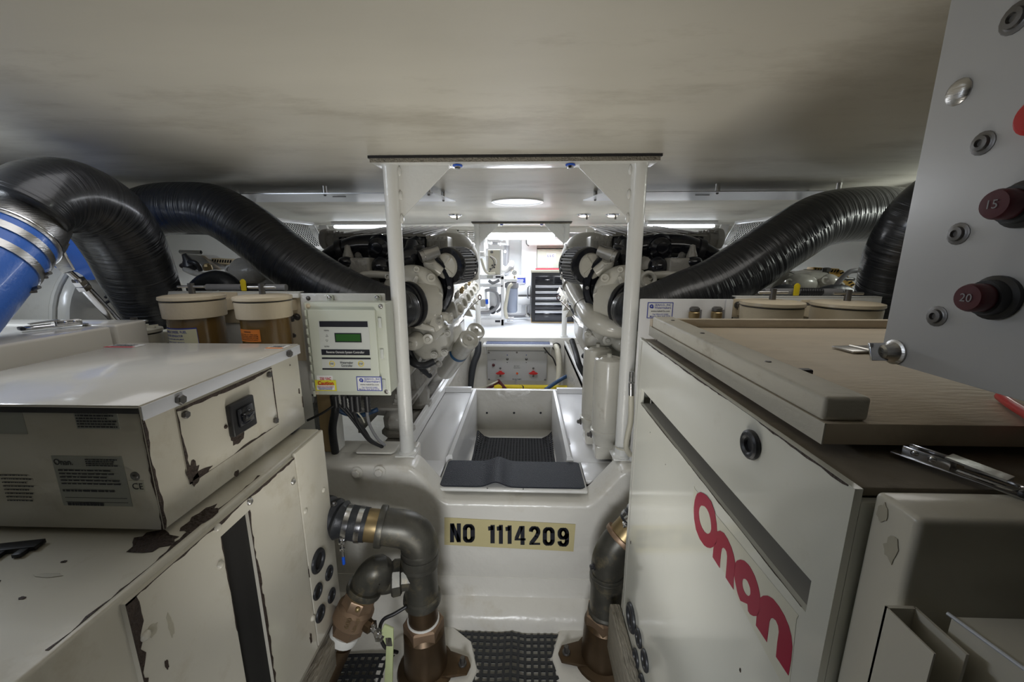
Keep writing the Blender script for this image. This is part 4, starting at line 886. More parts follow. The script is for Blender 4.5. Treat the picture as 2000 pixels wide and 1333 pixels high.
# bracket plate and strut
b = B(); b.prism([P(82,500,Y=1.20),P(118,478,Y=1.20),P(128,502,Y=1.20),P(143,528,Y=1.20),P(121,535,Y=1.20),P(101,514,Y=1.20)],(0,0.008,0),0.002); b.make('bracket','steel',bp)
b = B(); b.prism([P(55,468,Y=1.17),P(88,466,Y=1.19),P(118,476,Y=1.21),P(92,506,Y=1.20),P(80,502,Y=1.19)],(0,0.03,0),0.003); b.make('lug','steel',bp)
bolt(P(104,499,Y=1.198),(0,-1,0),0.010,0.012,'chrome',bp,'bolt','hex')
b = B(); b.cyl(P(133,530,Y=1.205),P(157,551,Y=1.24),0.009,seg=14); b.cyl(P(165,562,Y=1.25),P(252,655,Y=1.40),0.0145,seg=18); b.make('strut','chrome',bp)
b = B(); d_ = P(165,562,Y=1.25)-P(155,549,Y=1.235); b.lathe(P(153,547,Y=1.232),d_,[(0.018,0),(0.018,0.016),(0.014,0.017),(0.014,0.019),(0.019,0.020),(0.019,0.036)],6); b.make('lock_nut','chrome',bp)
# reddish collar of a duct at the far top left
b = B(); b.tube([P(-40,345,Y=1.62),P(10,338,Y=1.66),P(45,335,Y=1.75)],0.05,20,4); o = b.make('dark_duct','dred'); tag(rebase(o,P(5,340,Y=1.65)),'dark maroon duct end above the hose in the top left','duct')
# muffler tank
mt = thing('muffler_tank','large pale grey muffler drum lying behind the far left case','tank',(-2.0,1.85,0.9))
b = B(); b.lathe((-2.36,1.90,1.20),(1,0,0),[(0.34,0),(0.34,0.30),(0.335,0.40),(0.325,0.44),(0.31,0.455),(0.0,0.47)],44); b.make('drum','castw',mt)
b = B(); b.torus((-1.945,1.90,1.20),(1,0,0),0.338,0.012,44,8); b.make('end_flange','castw',mt)
b = B(); b.box(-2.3,-1.95,1.7,2.1,0.0,0.87,0.01); b.make('cradle','gel',mt)
b = B()
for k in range(3): b.tube([P(195+k*10,600-k*18,Y=1.72),P(225,585-k*10,Y=1.74),P(262,600+k*16,Y=1.78)],0.006,8)
b.make('pipework','black',None); o = bpy.data.objects['pipework']; tag(rebase(o,P(225,600,Y=1.75)),'black bars and lines between the drum and the hose at left','bracing')
b = B(); b.box(-1.62,-1.50,1.86,1.95,1.16,1.28,0.01); o = b.make('junction_box','woodr'); tag(rebase(o,(-1.56,1.9,1.2)),'brown box seen between strut and arched hose','box')

# ================================================================== MOUNT PLATES, FUEL FILTERS
def plate(x0,x1,z0,z1,Y,m,lab,name='mounting_plate',bolts=()):
    t = thing(name,lab,'mounting plate',((x0+x1)/2,Y,z0))
    b = B(); b.box(x0,x1,Y,Y+0.006,z0,z1,0.002); b.make('sheet',m,t)
    b = B(); b.box(x0,x1,Y,Y+0.03,z1,z1+0.004,0.001); b.make('top_flange',m,t)
    for x,z in bolts: bolt((x,Y,z),(0,-1,0),0.010,0.010,'dsteel',t,'bolt','hex')
    return t
pxL = lambda px,Y=1.52: P(px,600,Y=Y).x
lp = plate(pxL(325),pxL(589),0.676,1.362,1.520,'post','white mounting plate behind the two brown left fuel filters',bolts=[(P(a,c_,Y=1.52).x,P(a,c_,Y=1.52).z) for a,c_ in ((435,588),(451,588),(568,600),(574,588),(573,624),(576,655),(571,700))])
rp = plate(pxL(1435),pxL(1720),0.676,1.350,1.520,'post','white mounting plate behind the two right fuel filters',bolts=[(P(a,c_,Y=1.52).x,P(a,c_,Y=1.52).z) for a,c_ in ((1441,601),(1453,602),(1574,602),(1592,602))])
for t_,cs in ((lp,((448,601,36,60),(578,640,26,130))),(rp,((1446,602,30,36),(1580,604,34,36)))):
    for (cx,cy,wx,wy) in cs:
        a = P(cx-wx/2,cy,Y=1.514); c = P(cx+wx/2,cy,Y=1.514); zt = P(cx,cy-wy/2,Y=1.514).z; zb = P(cx,cy+wy/2,Y=1.514).z
        b = B(); b.box(a.x,c.x,1.5135,1.5195,zb,zt,0.002); b.make('bracket','racor',t_)
        for k in range(2): bolt((a.x+(c.x-a.x)*(0.3+0.4*k),1.5135,(zt*2+zb)/3),(0,-1,0),0.009,0.010,'dsteel',t_,'bolt','hex')
def filter_unit(px,py,Y,r,lab,H,label,capm='racor',handle=True):
    c = P(px,py,Y=Y); x,z = c.x,c.z
    t = thing('fuel_filter',lab,'filter',(x,Y,z-H),'fuel filters')
    del t['group']
    b = B(); b.lathe((x,Y,z),(0,0,-1),[(0,-0.004),(r*0.5,-0.003),(r*0.92,0.0),(r*1.03,0.003),(r*1.04,0.012),(r*1.0,0.015)],40); b.make('lid',capm,t)
    b = B(); b.lathe((x,Y,z-0.0155),(0,0,-1),[(r*0.99,0),(r*0.99,0.003)],40); b.make('o_ring','black',t)
    b = B(); b.lathe((x,Y,z-0.019),(0,0,-1),[(r*0.98,0),(r*1.0,0.002),(r*0.98,0.055),(r*0.95,0.057)],40); b.make('head',capm,t)
    b = B(); b.lathe((x,Y,z-0.077),(0,0,-1),[(r*0.88,0),(r*0.88,H-0.11),(r*0.80,H-0.08),(r*0.3,H-0.077)],40); b.make('bowl','amber',t)
    b = B(); b.box(x-0.03,x+0.03,Y+r*0.8,1.512,z-0.07,z-0.03); b.make('mount_arm',capm,t,smooth=False)
    if handle:
        b = B(); b.cyl((x,Y,z+0.004),(x,Y,z+0.040),0.010,seg=16); th = b.make('handle_post','dsteel',t)
        b = B(); b.cyl((x-0.048,Y,z+0.028),(x+0.048,Y,z+0.028),0.0045,seg=12); b.make('cross_bar','steel',th)
    return t,V((x,Y,z))
def wrap_label(t, c, r, z0, z1, a0, a1, m, name='label', lift=0.0008):
    b = B(); n = 12; pr = None; cs = []
    for i in range(n+1):
        a = math.radians(a0+(a1-a0)*i/n)
        cs.append([b.bm.verts.new(V((c.x+(r+lift)*math.sin(a), c.y-(r+lift)*math.cos(a), z))) for z in (z0,z1)])
    for i in range(n): b.bm.faces.new([cs[i][0],cs[i+1][0],cs[i+1][1],cs[i][1]])
    return b.make(name,m,t)
def wrap_text(t, c, r, z, a, s_, h, m, width, lift=0.0014):
    o = txt(s_,(0,0,0),(1,0,0),(0,0,1),h,m,t,width=width,lift=0,bold=0.01)
    off = V((0,0,0))-origin(t)
    for v in o.data.vertices:
        p = v.co-off; ang = math.radians(a)+p.x/r
        v.co = V((c.x+(r+lift)*math.sin(ang), c.y-(r+lift)*math.cos(ang), z+p.z))-origin(t)
    return o
f1,c = filter_unit(376,576,1.36,0.094,'brown-bowled fuel filter with blue-edged label, nearest the arched hose',0.30,1); r=0.094*0.885
wrap_label(f1,c,r,c.z-0.176,c.z-0.105,-65,38,'navy','label_border',0.0006); wrap_label(f1,c,r,c.z-0.172,c.z-0.109,-64,37,'beigelab','label',0.0010)
wrap_text(f1,c,r,c.z-0.118,-18,'FG/1000MAX DIESEL FUEL',0.0085,'navy',0.105); wrap_text(f1,c,r,c.z-0.131,-22,'FILTER/WATER SEPARATOR',0.0075,'navy',0.092); wrap_text(f1,c,r,c.z-0.143,-22,'MAX. FLOW 180 GPH (681 LPH) MAX',0.005,'navy',0.095)
wrap_text(f1,c,r,c.z-0.153,-22,'REPLACE ELEMENT EVERY SEASON',0.0038,'navy',0.095); wrap_text(f1,c,r,c.z-0.160,-24,'SEE OWNERS MANUAL',0.0035,'navy',0.085); wrap_text(f1,c,r,c.z-0.168,6,'409874',0.004,'ink',0.028)
f2,c = filter_unit(513,577,1.36,0.088,'brown-bowled fuel filter with orange warning label, beside the controller',0.30,1); r=0.088*0.885
wrap_label(f2,c,r,c.z-0.150,c.z-0.108,-45,18,'orange'); wrap_text(f2,c,r,c.z-0.116,-14,'WARNING',0.006,'ink',0.028)
for k,s_ in enumerate(('DIESEL FUEL IS A FIRE AND','EXPLOSION HAZARD. INSPECT SYSTEM','FOR LEAKS. DRAIN FUEL SYSTEM','BEFORE SERVICING AT LEAST')): wrap_text(f2,c,r,c.z-0.125-0.006*k,-14,s_,0.0038,'ink',0.072)
f3,c3 = filter_unit(265,642,1.36,0.072,'small cream-capped filter behind the lower left control box',0.26,1,capm='hosew')
b = B()
for k in range(8):
    a = math.pi*2*k/8+0.2; b.obox(c3+V((math.cos(a)*0.038,math.sin(a)*0.038,0.0035)),(math.cos(a),math.sin(a),0),(-math.sin(a),math.cos(a),0),Z_,0.05,0.006,0.006,0.001)
b.make('lid_ribs','hosew',f3)
f4,c = filter_unit(1508,588,1.36,0.092,'cream-capped fuel filter behind plywood tray, nearer the brass gauges',0.30,1)
f5,c = filter_unit(1654,590,1.36,0.097,'cream-capped fuel filter behind plywood tray, nearer the grey panel',0.30,1)

# small items behind the filter plates
for (px,py,lab) in ((475,562,'small yellow tag handle behind the left fuel filters'),(1556,573,'small yellow tag handle between the right fuel filters')):
    b = B(); c = P(px,py,Y=1.535); c.z = 1.3875 if px < 1000 else 1.3755; b.prism([c+V((-0.010,0,-0.02)),c+V((0.010,0,-0.02)),c+V((0.011,0,0.018)),c+V((0.004,0,0.026)),c+V((-0.004,0,0.026)),c+V((-0.011,0,0.018))],(0,0.006,0),0.002); o = b.make('yellow_tag','yellow'); tag(rebase(o,c-V((0,0,0.02))),lab,'tag')
for (a,b_,lab) in (((405,566),(560,569),'black conduit running along top of the left filter plate'),((1490,583),(1640,582),'black conduit running along top of the right filter plate')):
    t = thing('cable_conduit',lab,'conduit',P(a[0],a[1],Y=1.56)); pa = P(a[0],a[1],Y=1.56); pb = P(b_[0],b_[1],Y=1.56); pa.z = pb.z = (1.3795 if a[0] < 1000 else 1.3675)
    b = B(); b.tube([pa.lerp(pb,k/6) for k in range(7)],0.013,12,2); b.make('conduit','grey',t)
    b = B(); b.tube([pa.lerp(pb,0.45+0.3*k/20)+V((0,0,0)) for k in range(21)],[0.016 if k%2 else 0.0145 for k in range(21)],12,1,spline=False); b.make('bellows','black',t)
# brass gauges, plate with sticker on right
rs = thing('gauge_panel','white panel with watermaker sticker and two small gauges behind the tray','panel',(0.60,1.50,0.68))
xa = P(1250,600,Y=1.5).x; xb = P(1432,600,Y=1.5).x
b = B(); b.box(xa,xb,1.500,1.512,0.68,1.345,0.004); b.make('sheet','white',rs)
b = B(); b.box(xb-0.03,xb-0.006,1.494,1.4995,1.20,1.345,0.001); b.make('side_flange','white',rs)
def pdec(x0,y0,x1,y1,Y,m,par,name='sticker',lift=0.0,th=0.0008,label=None):
    a = P(x0,(y0+y1)/2,Y=Y); c = P(x1,(y0+y1)/2,Y=Y); t_ = P((x0+x1)/2,y0,Y=Y); bo = P((x0+x1)/2,y1,Y=Y)
    return decal(((a.x+c.x)/2,Y,(t_.z+bo.z)/2),R_,Z_,c.x-a.x,t_.z-bo.z,m,par,name,lift,th,label=label)
def ptxt(x0,x1,yc,hpx,s_,Y,m,par,bold=0.01,lift=0.0016):
    a = P(x0,yc,Y=Y); c = P(x1,yc,Y=Y); h = P((x0+x1)/2,yc-hpx/2,Y=Y).z-P((x0+x1)/2,yc+hpx/2,Y=Y).z
    return txt(s_,((a.x+c.x)/2,Y,a.z),R_,Z_,h,m,par,width=c.x-a.x,bold=bold,lift=lift)
def maker_sticker(x0,y0,x1,y1,Y,par):
    w_ = x1-x0; h_ = y1-y0
    pdec(x0,y0,x1,y1,Y,'navy',par,'sticker_border'); pdec(x0+1.6,y0+1.4,x1-1.6,y1-1.4,Y,'paper',par,'sticker',0.0008,0.0004)
    c = P(x0+w_*0.17,y0+h_*0.25,Y=Y-0.0014); b = B(); b.torus(c,(0,-1,0),0.0052,0.0022,16,6); b.lathe(c+V((0.004,0,-0.004)),(0,-1,0),[(0.004,0),(0.004,0.0006)],10); b.make('emblem','navy',par)
    ptxt(x0+w_*0.30,x0+w_*0.94,y0+h_*0.17,h_*0.14,'SEAH.O., INC',Y,'navy',par); ptxt(x0+w_*0.28,x0+w_*0.93,y0+h_*0.33,h_*0.15,'Watermakers',Y,'navy',par)
    ptxt(x0+w_*0.14,x0+w_*0.88,y0+h_*0.54,h_*0.12,'www.makeh2o.com',Y,'ink',par); ptxt(x0+w_*0.20,x0+w_*0.82,y0+h_*0.75,h_*0.10,'Tel: 954-527-5282',Y,'navy',par); ptxt(x0+w_*0.10,x0+w_*0.90,y0+h_*0.88,h_*0.11,'Mobile: 954-309-2775',Y,'navy',par)
maker_sticker(1264,591,1314,622,1.4995,rs)
for (px,g) in ((1356,0),(1400,1)):
    c = P(px,612,Y=1.485); b = B(); b.lathe(c+V((0,0,-0.02)),(0,0,1),[(0.016,0),(0.019,0.004),(0.019,0.022),(0.016,0.026)],20); gd = b.make('gauge_body','brass',rs)
    b = B(); b.lathe(c+V((0,0,0.006)),(0,0,1),[(0.014,0),(0.018,0.003),(0.018,0.013),(0.012,0.018),(0,0.019)],20); b.make('gauge_cap','dsteel',rs)
    b = B(); b.obox(c+V((0.026,0.008,-0.008)),R_,Z_,(0,-1,0),0.008,0.04,0.006,0.001); b.make('gauge_scale','grey',rs)

# ================================================================== WATERMAKER CONTROLLER
YR = 1.40
rc = thing('watermaker_controller','grey-green plastic watermaker controller box with green display and stickers','controller',(-0.66,1.45,0.95))
cpl = thing('mounting_plate','cream mounting plate behind the watermaker controller left of near post','mounting plate',(-0.66,1.505,0.95))
b = B(); b.box(P(588,600,Y=1.5).x,-0.532,1.500,1.512,0.955,1.362,0.004); b.make('sheet','post',cpl)
bolt((P(602,583,Y=1.5).x,1.5,P(602,583,Y=1.5).z),(0,-1,0),0.006,0.005,'dsteel',cpl,'screw','dome')
b = B(); b.box(pxL(566,1.5),pxL(588,1.5),1.49,1.51,1.345,1.362,0.002); b.make('tab','post',cpl)
fa = P(597,592,Y=YR+0.01); fb = P(757,770,Y=YR+0.01); x0 = fa.x; x1 = P(757,680,Y=YR+0.01).x; z1 = fa.z; z0 = fb.z
b = B(); b.box(x0,x1,YR+0.012,1.4995,z0,z1,0.004,2); b.make('base','enc',rc)
b = B(); b.box(x0-0.004,x1+0.004,YR+0.002,YR+0.012,z0-0.004,z1+0.004,0.004,3); lid = b.make('lid','enc',rc)
b = B(); b.box(x0+0.012,x1-0.030,YR-0.010,YR+0.003,z0+0.012,z1-0.022,0.004,3); b.make('raised_cover','enc',rc)
for (x,z,m_) in ((x0+0.012,z1-0.010,'racor'),(x1-0.012,z1-0.011,'steel'),(x1-0.012,z0+0.012,'steel'),(x0+0.010,z0+0.006,'racor')): bolt((x,YR+0.002,z),(0,-1,0),0.006,0.004,m_,rc,'lid_screw','dome')
for (px) in (644,737):
    c = P(px,582,Y=1.49); b = B(); b.box(c.x-0.012,c.x+0.012,1.488,1.499,c.z-0.022,c.z+0.012,0.004); b.make('mounting_ear','enc',rc)
    bolt((c.x,1.488,c.z),(0,-1,0),0.006,0.005,'chrome',rc,'screw','dome')
for k in range(3): b = B(); z = z1-0.07-k*0.115; b.box(x1-0.024,x1-0.012,YR-0.003,YR+0.003,z-0.018,z+0.018,0.001); b.make('hinge_tab','encl',rc)
for k in range(10): 
    b = B(); z = z1-0.035-k*0.034; b.box(x0-0.0015,x0+0.006,YR-0.004,YR+0.002,z-0.011,z+0.011,0.001); b.make('hinge_rib','enc',rc)
Yf = YR-0.0102
pdec(624,628,722,694,Yf,'encl',rc,'keypad_label')
pdec(624,628,718,639,Yf-0.0009,'ink',rc,'black_band'); pdec(628,683,722,694,Yf-0.0009,'ink',rc,'black_band')
ptxt(638,712,688.5,4.5,'Reverse Osmosis System Controller',Yf-0.001,'inkw',rc)
pdec(654,651,706,669,Yf-0.0009,'ink',rc,'display_bezel'); pdec(656,653,704,667,Yf-0.0018,'lcd',rc,'display')
ptxt(635,641,646,5,'Select\nFunction',Yf-0.0009,'ink',rc) if False else ptxt(633,643,646,2.6,'Salinity',Yf-0.0009,'ink',rc); ptxt(634,644,677,2.6,'Feed Water',Yf-0.0009,'ink',rc)
for (cy,sgn) in ((656,1),(666,-1)):
    c = P(638.5,cy,Y=Yf-0.0010); b = B(); s2 = 0.0042
    for a_,b2 in (((-1,-.8),(1,-.8)),((1,-.8),(0,1)),((0,1),(-1,-.8))):
        pa = c+V((a_[0]*s2,0,a_[1]*s2*sgn)); pb = c+V((b2[0]*s2,0,b2[1]*s2*sgn)); b.cyl(pa,pb,0.0004,seg=6)
    b.make('arrow_mark','ink',rc)
pdec(629,699,724,723,Yf,'encl',rc,'keypad_label'); pdec(629,699,724,702,Yf-0.0009,'ink',rc,'black_band'); pdec(630,720,724,723,Yf-0.0009,'ink',rc,'black_band')
for px,s_ in ((648.5,'START'),(705,'STOP')):
    c = P(px,711,Y=Yf-0.0010); b = B(); b.torus(c,(0,-1,0),0.0098,0.0012,24,6); b.make('button_ring','yellow',rc); ptxt(px-4,px+4,711,3,s_,Yf-0.0009,'ink',rc)
ptxt(664,690,708.5,4.6,'Watermaker',Yf-0.001,'ink',rc); ptxt(667,689,714.5,4.6,'Controller',Yf-0.001,'ink',rc)
pdec(619,734,650,746,Yf,'paper',rc,'voltage_sticker'); ptxt(625,647,740,5.5,'230 VAC',Yf-0.001,'inkr',rc,0.02)
pdec(616,743,657,764,Yf-0.0009,'yell',rc,'caution_sticker'); ptxt(621,652,748.5,7,'Caution',Yf-0.0018,'inkr',rc,0.03)
pdec(619,753,654,762,Yf-0.0018,'paper',rc,'caution_text_area'); ptxt(621,652,755.5,2.4,'HIGH VOLTAGE INSIDE',Yf-0.003,'inkr',rc); ptxt(622,650,758.2,2.2,'DISCONNECT POWER',Yf-0.003,'navy',rc); ptxt(624,649,760.8,2.2,'BEFORE OPENING',Yf-0.003,'navy',rc)
maker_sticker(697,736,746,764,Yf,rc)
for k,(px,rr2) in enumerate(((655,0.011),(671,0.011),(686,0.012),(697,0.013),(716,0.0125))):
    c = P(px,773,Y=1.455); b = B(); b.tube([c+V((0,0,-0.006*j)) for j in range(9 if k<2 else 12)],[rr2*(0.92 if j%2 else 1.05) for j in range(9 if k<2 else 12)],12,1,spline=False); b.make('cable_gland','black',rc)
for k,(x_,m_,r_,pts) in enumerate((('a','black',0.006,[(660,790),(682,812),(705,842),(722,862),(742,872)]),('b','black',0.006,[(671,790),(690,815),(710,838),(726,862),(746,874)]),('c','black',0.007,[(690,800),(697,822),(716,852),(735,868),(748,873)]),('d','grey',0.006,[(716,793),(718,815),(724,835),(738,858),(752,870)]),('e','hosew',0.003,[(686,780),(694,800),(706,815),(712,826)]))):
    b = B(); b.tube([P(x,y,Y=1.465+0.015*i) for i,(x,y) in enumerate(pts)],r_,10); o = b.make('signal_cable',m_)
    tag(rebase(o,P(*pts[-1],Y=1.52)),{'a':'thin black cable below the controller, outermost of the bundle','b':'thin black cable below the controller, second of the bundle','c':'thicker black cable below the controller, in the bundle middle','d':'grey cable hanging from the rightmost gland of the controller','e':'short cream wire below the controller'}[x_],'cable')
b = B(); b.tube([P(652,773,Y=1.53),P(655,800,Y=1.53),P(650,830,Y=1.53),P(650,850,Y=1.53),P(655,884,Y=1.545)],0.016,14); o = b.make('black_hose','rubber'); tag(rebase(o,P(655,884,Y=1.545)),'thick black hose dropping behind controller beside wood post','hose')
b = B(); b.tube([P(655,790,Y=1.50),P(632,806,Y=1.48),P(600,822,Y=1.46)],0.005,8); o = b.make('black_cable','black'); tag(rebase(o,P(632,806,Y=1.48)),'thin black cable sloping left in front of the wood post','cable')
b = B(); b.tube([P(655,798,Y=1.56),P(675,808,Y=1.57),P(705,812,Y=1.58),P(738,800,Y=1.60)],0.010,12); o = b.make('blue_hose','hosebl'); tag(rebase(o,P(700,812,Y=1.58)),'dark blue hose curving behind the controller cables','hose')
wa = P(612,780,Y=1.52); wb = P(640,780,Y=1.52); b = B(); b.box(wa.x,wb.x,1.545,1.60,0.68,1.0,0.003); o = b.make('wood_post','woodr'); tag(rebase(o,(wa.x,1.57,0.68)),'raw wood upright below the controller beside the black hose','post')
b = B(); b.box(wb.x+0.001,wb.x+0.010,1.54,1.61,0.68,1.0,0.001); o = b.make('side_strip','post'); tag(rebase(o,(wb.x,1.57,0.68)),'cream strip on the right side of the wood upright','strip')

# ================================================================== ENGINES
def engine(right):
    xf = MIR if right else None
    side = 'right' if right else 'left'
    o_ = V((-0.95,2.6,0.55)); o_.x = 2*CX-o_.x if right else o_.x
    t = thing('marine_engine','%s cream V-type marine diesel engine with black ribbed cooler beside the gangway' % side,'engine',o_)
    E = lambda px,py,Y: P(px,py,Y=Y)
    mk = lambda b,n,m,par=None,**k: b.make(n,m,par or t,xf=xf,**k)
    def bl(c,n,r,h,m='castw'):
        b = B(); n = V(n).normalized(); b.lathe(c,n,[(r*1.5,0),(r*1.5,h*0.3),(r,h*0.3),(r,h),(r*0.6,h),(r*0.5,h*0.7),(0,h*0.7)],14); return mk(b,'bolt_boss',m)
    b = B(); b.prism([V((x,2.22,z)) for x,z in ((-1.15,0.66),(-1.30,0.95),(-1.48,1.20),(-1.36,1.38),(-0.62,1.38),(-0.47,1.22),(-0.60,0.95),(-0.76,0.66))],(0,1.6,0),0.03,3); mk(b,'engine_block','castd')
    b = B(); b.prism([V((x,2.10,z)) for x,z in ((-0.98,0.80),(-1.06,1.02),(-0.98,1.30),(-0.70,1.34),(-0.54,1.22),(-0.52,1.05),(-0.62,0.86),(-0.72,0.78))],(0,0.14,0),0.03,4); mk(b,'timing_cover','castw')
    # cooler on top
    zt = 1.60
    x0_ = -1.05; x1_ = -0.56
    b = B(); b.prism([V((x0_,2.28,1.50)),V((x0_,2.28,1.605)),V((x0_,2.95,1.69)),V((x0_,2.95,1.50))],(x1_-x0_,0,0),0.006,2); ck = mk(b,'cooler_housing','blackgloss')
    b = B(); b.prism([V((x0_-0.01,2.27,1.607)),V((x0_-0.01,2.27,1.617)),V((x0_-0.01,2.96,1.704)),V((x0_-0.01,2.96,1.694))],(x1_-x0_+0.02,0,0),0.002); mk(b,'cooler_cover','cooltop')
    for k in range(9):
        x = x0_+0.02+k*0.056; b = B(); b.prism([V((x,2.28,1.620)),V((x+0.014,2.28,1.620)),V((x+0.06,2.95,1.706)),V((x+0.046,2.95,1.706))],(0,0,0.007),0.001); mk(b,'cover_rib','cooltop',smooth=False)
    for k in range(7): bl(V((x0_+0.03+k*0.072,2.279,1.595)),(0,-1,0),0.007,0.009,'dsteel')
    b = B(); b.box(x1_+0.001,x1_+0.125,2.30,2.62,1.44,1.615,0.012,3); sd = mk(b,'cooler_end_tank','castm')
    for k in range(3):
        b = B(); b.box(x1_+0.012+k*0.036,x1_+0.036+k*0.036,2.293,2.299,1.47,1.585,0.003); mk(b,'end_tank_rib','castg',sd)
    for k in range(5): bl(V((x1_+0.012+k*0.025,2.299,1.603)),(0,-1,0),0.006,0.008)
    # intake and rubber elbows on the front of the cooler
    b = B(); b.tube([E(628,512,2.12),E(660,492,2.14),E(700,482,2.16),E(755,482,2.18),E(800,486,2.18),E(822,476,2.2)],[.040,.046,.060,.066,.055,.05],20,6); mk(b,'intake_pipe','blackgloss')
    b = B(); b.ring(E(668,490,2.14),(1,0.05,0.25),0.060,0.03,0.03,24); mk(b,'hose_clamp','black')
    b = B(); b.lathe(E(742,486,2.13),(0,-1,0),[(0.075,-0.05),(0.075,0),(0.062,0.018),(0.058,0.018),(0.052,0.035),(0.030,0.045),(0.028,0.055),(0,0.058)],26); mk(b,'blower_housing','blackgloss')
    b = B(); b.tube([E(784,508,2.05),E(800,500,2.08),E(806,482,2.16)],[.050,.050,.045],18,5); mk(b,'rubber_elbow','blackgloss')
    b = B(); b.sph(E(745,522,2.05),0.052,1,1,1,18); b.cyl(E(745,522,2.05),E(762,538,2.10),0.045,seg=16); mk(b,'rubber_elbow','blackgloss')
    b = B(); b.lathe(E(632,468,2.35),(1,0,0),[(0.0,-0.01),(0.04,-0.01),(0.056,0.0),(0.060,0.02),(0.060,0.035),(0.052,0.04),(0.052,0.075),(0.044,0.08),(0.044,0.13)],22); mk(b,'starter_motor','castg')
    for k in range(3): bl(E(640+k*11,456,2.30),(0,-0.3,1),0.006,0.012,'castg')
    # valves and thermostat housings front left
    b = B(); b.box(E(684,520,2.0).x,E(724,520,2.0).x,1.98,2.08,E(700,540,2.0).z,E(700,504,2.0).z,0.012,3); mk(b,'thermostat_housing','castg')
    b = B(); b.lathe(E(680,500,2.02),(0,0,1),[(0.028,-0.04),(0.026,0.0),(0.016,0.03),(0.012,0.05),(0,0.055)],16); mk(b,'vent_cap','castg')
    b = B(); b.sph(E(676,512,2.0),0.035,1.2,1,0.8,14); mk(b,'thermostat_dome','blackgloss')
    b = B(); b.tube([E(700,545,1.98),E(715,536,1.99),E(760,538,2.0),E(790,540,2.02)],0.018,14,5); mk(b,'coolant_pipe','castw')
    b = B(); b.tube([E(640,520,2.1),E(660,535,2.05),E(690,552,2.02),E(720,562,2.02)],0.022,14,5); mk(b,'coolant_pipe','castg')
    for k,(x,y,r) in enumerate(((655,525,.02),(668,536,.022),(735,552,.03),(755,560,.028),(720,520,.02),(700,500,.014),(770,515,.03))): 
        b = B(); b.lathe(E(x,y,2.06),(0.2,-1,0.3),[(r,-0.05),(r,0.0),(r*1.15,0.0),(r*1.15,0.012),(r*0.6,0.016),(0,0.018)],12); mk(b,'fitting','castd' if k%2 else 'castg')
    b = B(); b.lathe(E(809,482,2.12),(0,-0.15,1),[(0.03,-0.06),(0.03,-0.02),(0.052,-0.012),(0.054,0.0),(0.050,0.006),(0,0.012)],24); mk(b,'filler_cap','black')
    b = B(); b.lathe(E(838,496,2.05),(0.9,0.5,0.35),[(0.030,-0.05),(0.030,-0.03),(0.034,-0.03),(0.034,0.0),(0.030,0.0),(0.030,0.05)],20); mk(b,'breather_pipe','steel')
    # outlet elbow
    b = B(); b.tube([E(850,484,2.45),E(874,476,2.5),E(898,478,2.55),E(913,492,2.6),E(918,515,2.62),E(920,545,2.64)],[.062,.066,.064,.058,.052,.050],22,6); mk(b,'outlet_elbow','castm')
    b = B(); b.ring(E(911,490,2.59),(0.6,0.2,-0.7),0.068,0.05,0.012,26); mk(b,'elbow_clamp','steel')
    # ribbed air filter with cream hub
    c = E(874,520,2.12); ax = V((0.42,1,0.02)).normalized()
    b = B(); b.lathe(c,ax,[(0.070,-0.012),(0.094,-0.010),(0.099,0.0),(0.099,0.02),(0.094,0.022),(0.094,0.135),(0.099,0.138),(0.099,0.155),(0.05,0.158)],40); af = mk(b,'air_filter','blackgloss')
    r_,u_,n_ax = basis(ax)
    b = B()
    for k in range(36):
        a = 2*math.pi*k/36; rd = r_*math.cos(a)+u_*math.sin(a); b.obox(c+ax*0.079+rd*0.0965,ax,rd.cross(ax),rd,0.112,0.006,0.007)
    mk(b,'filter_pleats','grey',af,smooth=False,kind='stuff')
    b = B(); b.lathe(c,-ax,[(0.068,0.0),(0.068,0.018),(0.062,0.028),(0.03,0.034),(0,0.035)],32); hb_ = mk(b,'filter_hub','castw')
    for k in range(4):
        a = 2*math.pi*k/4+0.7; rd = r_*math.cos(a)+u_*math.sin(a); b = B(); b.obox(c-ax*0.033+rd*0.036,rd,rd.cross(ax),ax,0.050,0.010,0.012,0.002); mk(b,'hub_rib','castw',hb_)
    b = B(); b.tube([c-ax*0.03+V((-0.02,0,-0.03)),c-ax*0.05+V((-0.06,0,0.01)),E(838,508,2.06)],[0.03,0.034,0.03],16,5); mk(b,'filter_neck','castw')
    # belt guard and pump housing
    ay = V((0.10,-1,0.02)).normalized(); c = E(815,561,2.10)
    b = B(); b.lathe(c,ay,[(0.186,-0.03),(0.193,-0.02),(0.193,0.028),(0.185,0.034),(0.160,0.034),(0.150,0.01),(0.150,-0.03)],44); bg = mk(b,'belt_guard','blackgloss')
    for k in range(6):
        a = k*1.05; rd = V((math.cos(a),0,math.sin(a))); bl(c+rd*0.172+ay*0.034,ay,0.006,0.006,'dsteel')
    c = E(805,577,1.985)
    b = B(); b.lathe(c,ay,[(0.146,-0.10),(0.151,-0.03),(0.147,0.0),(0.132,0.016),(0.11,0.028),(0.075,0.036),(0.07,0.06)],40); ph = mk(b,'pump_housing','castw')
    for (dx,dz,r2) in ((0.10,0.085,0.020),(0.03,0.125,0.014),(-0.01,0.100,0.014),(0.135,0.0,0.016),(0.115,-0.075,0.020),(0.05,-0.13,0.014),(-0.11,0.09,0.014)):
        b = B(); p0 = c+V((dx,0,dz))+ay*0.005; b.lathe(p0,ay+V((dx*2,0,dz*2)),[(r2*1.25,-0.02),(r2*1.2,0.012),(r2,0.018),(r2*0.6,0.018),(r2*0.5,0.01),(0,0.01)],16); mk(b,'boss','castw',ph)
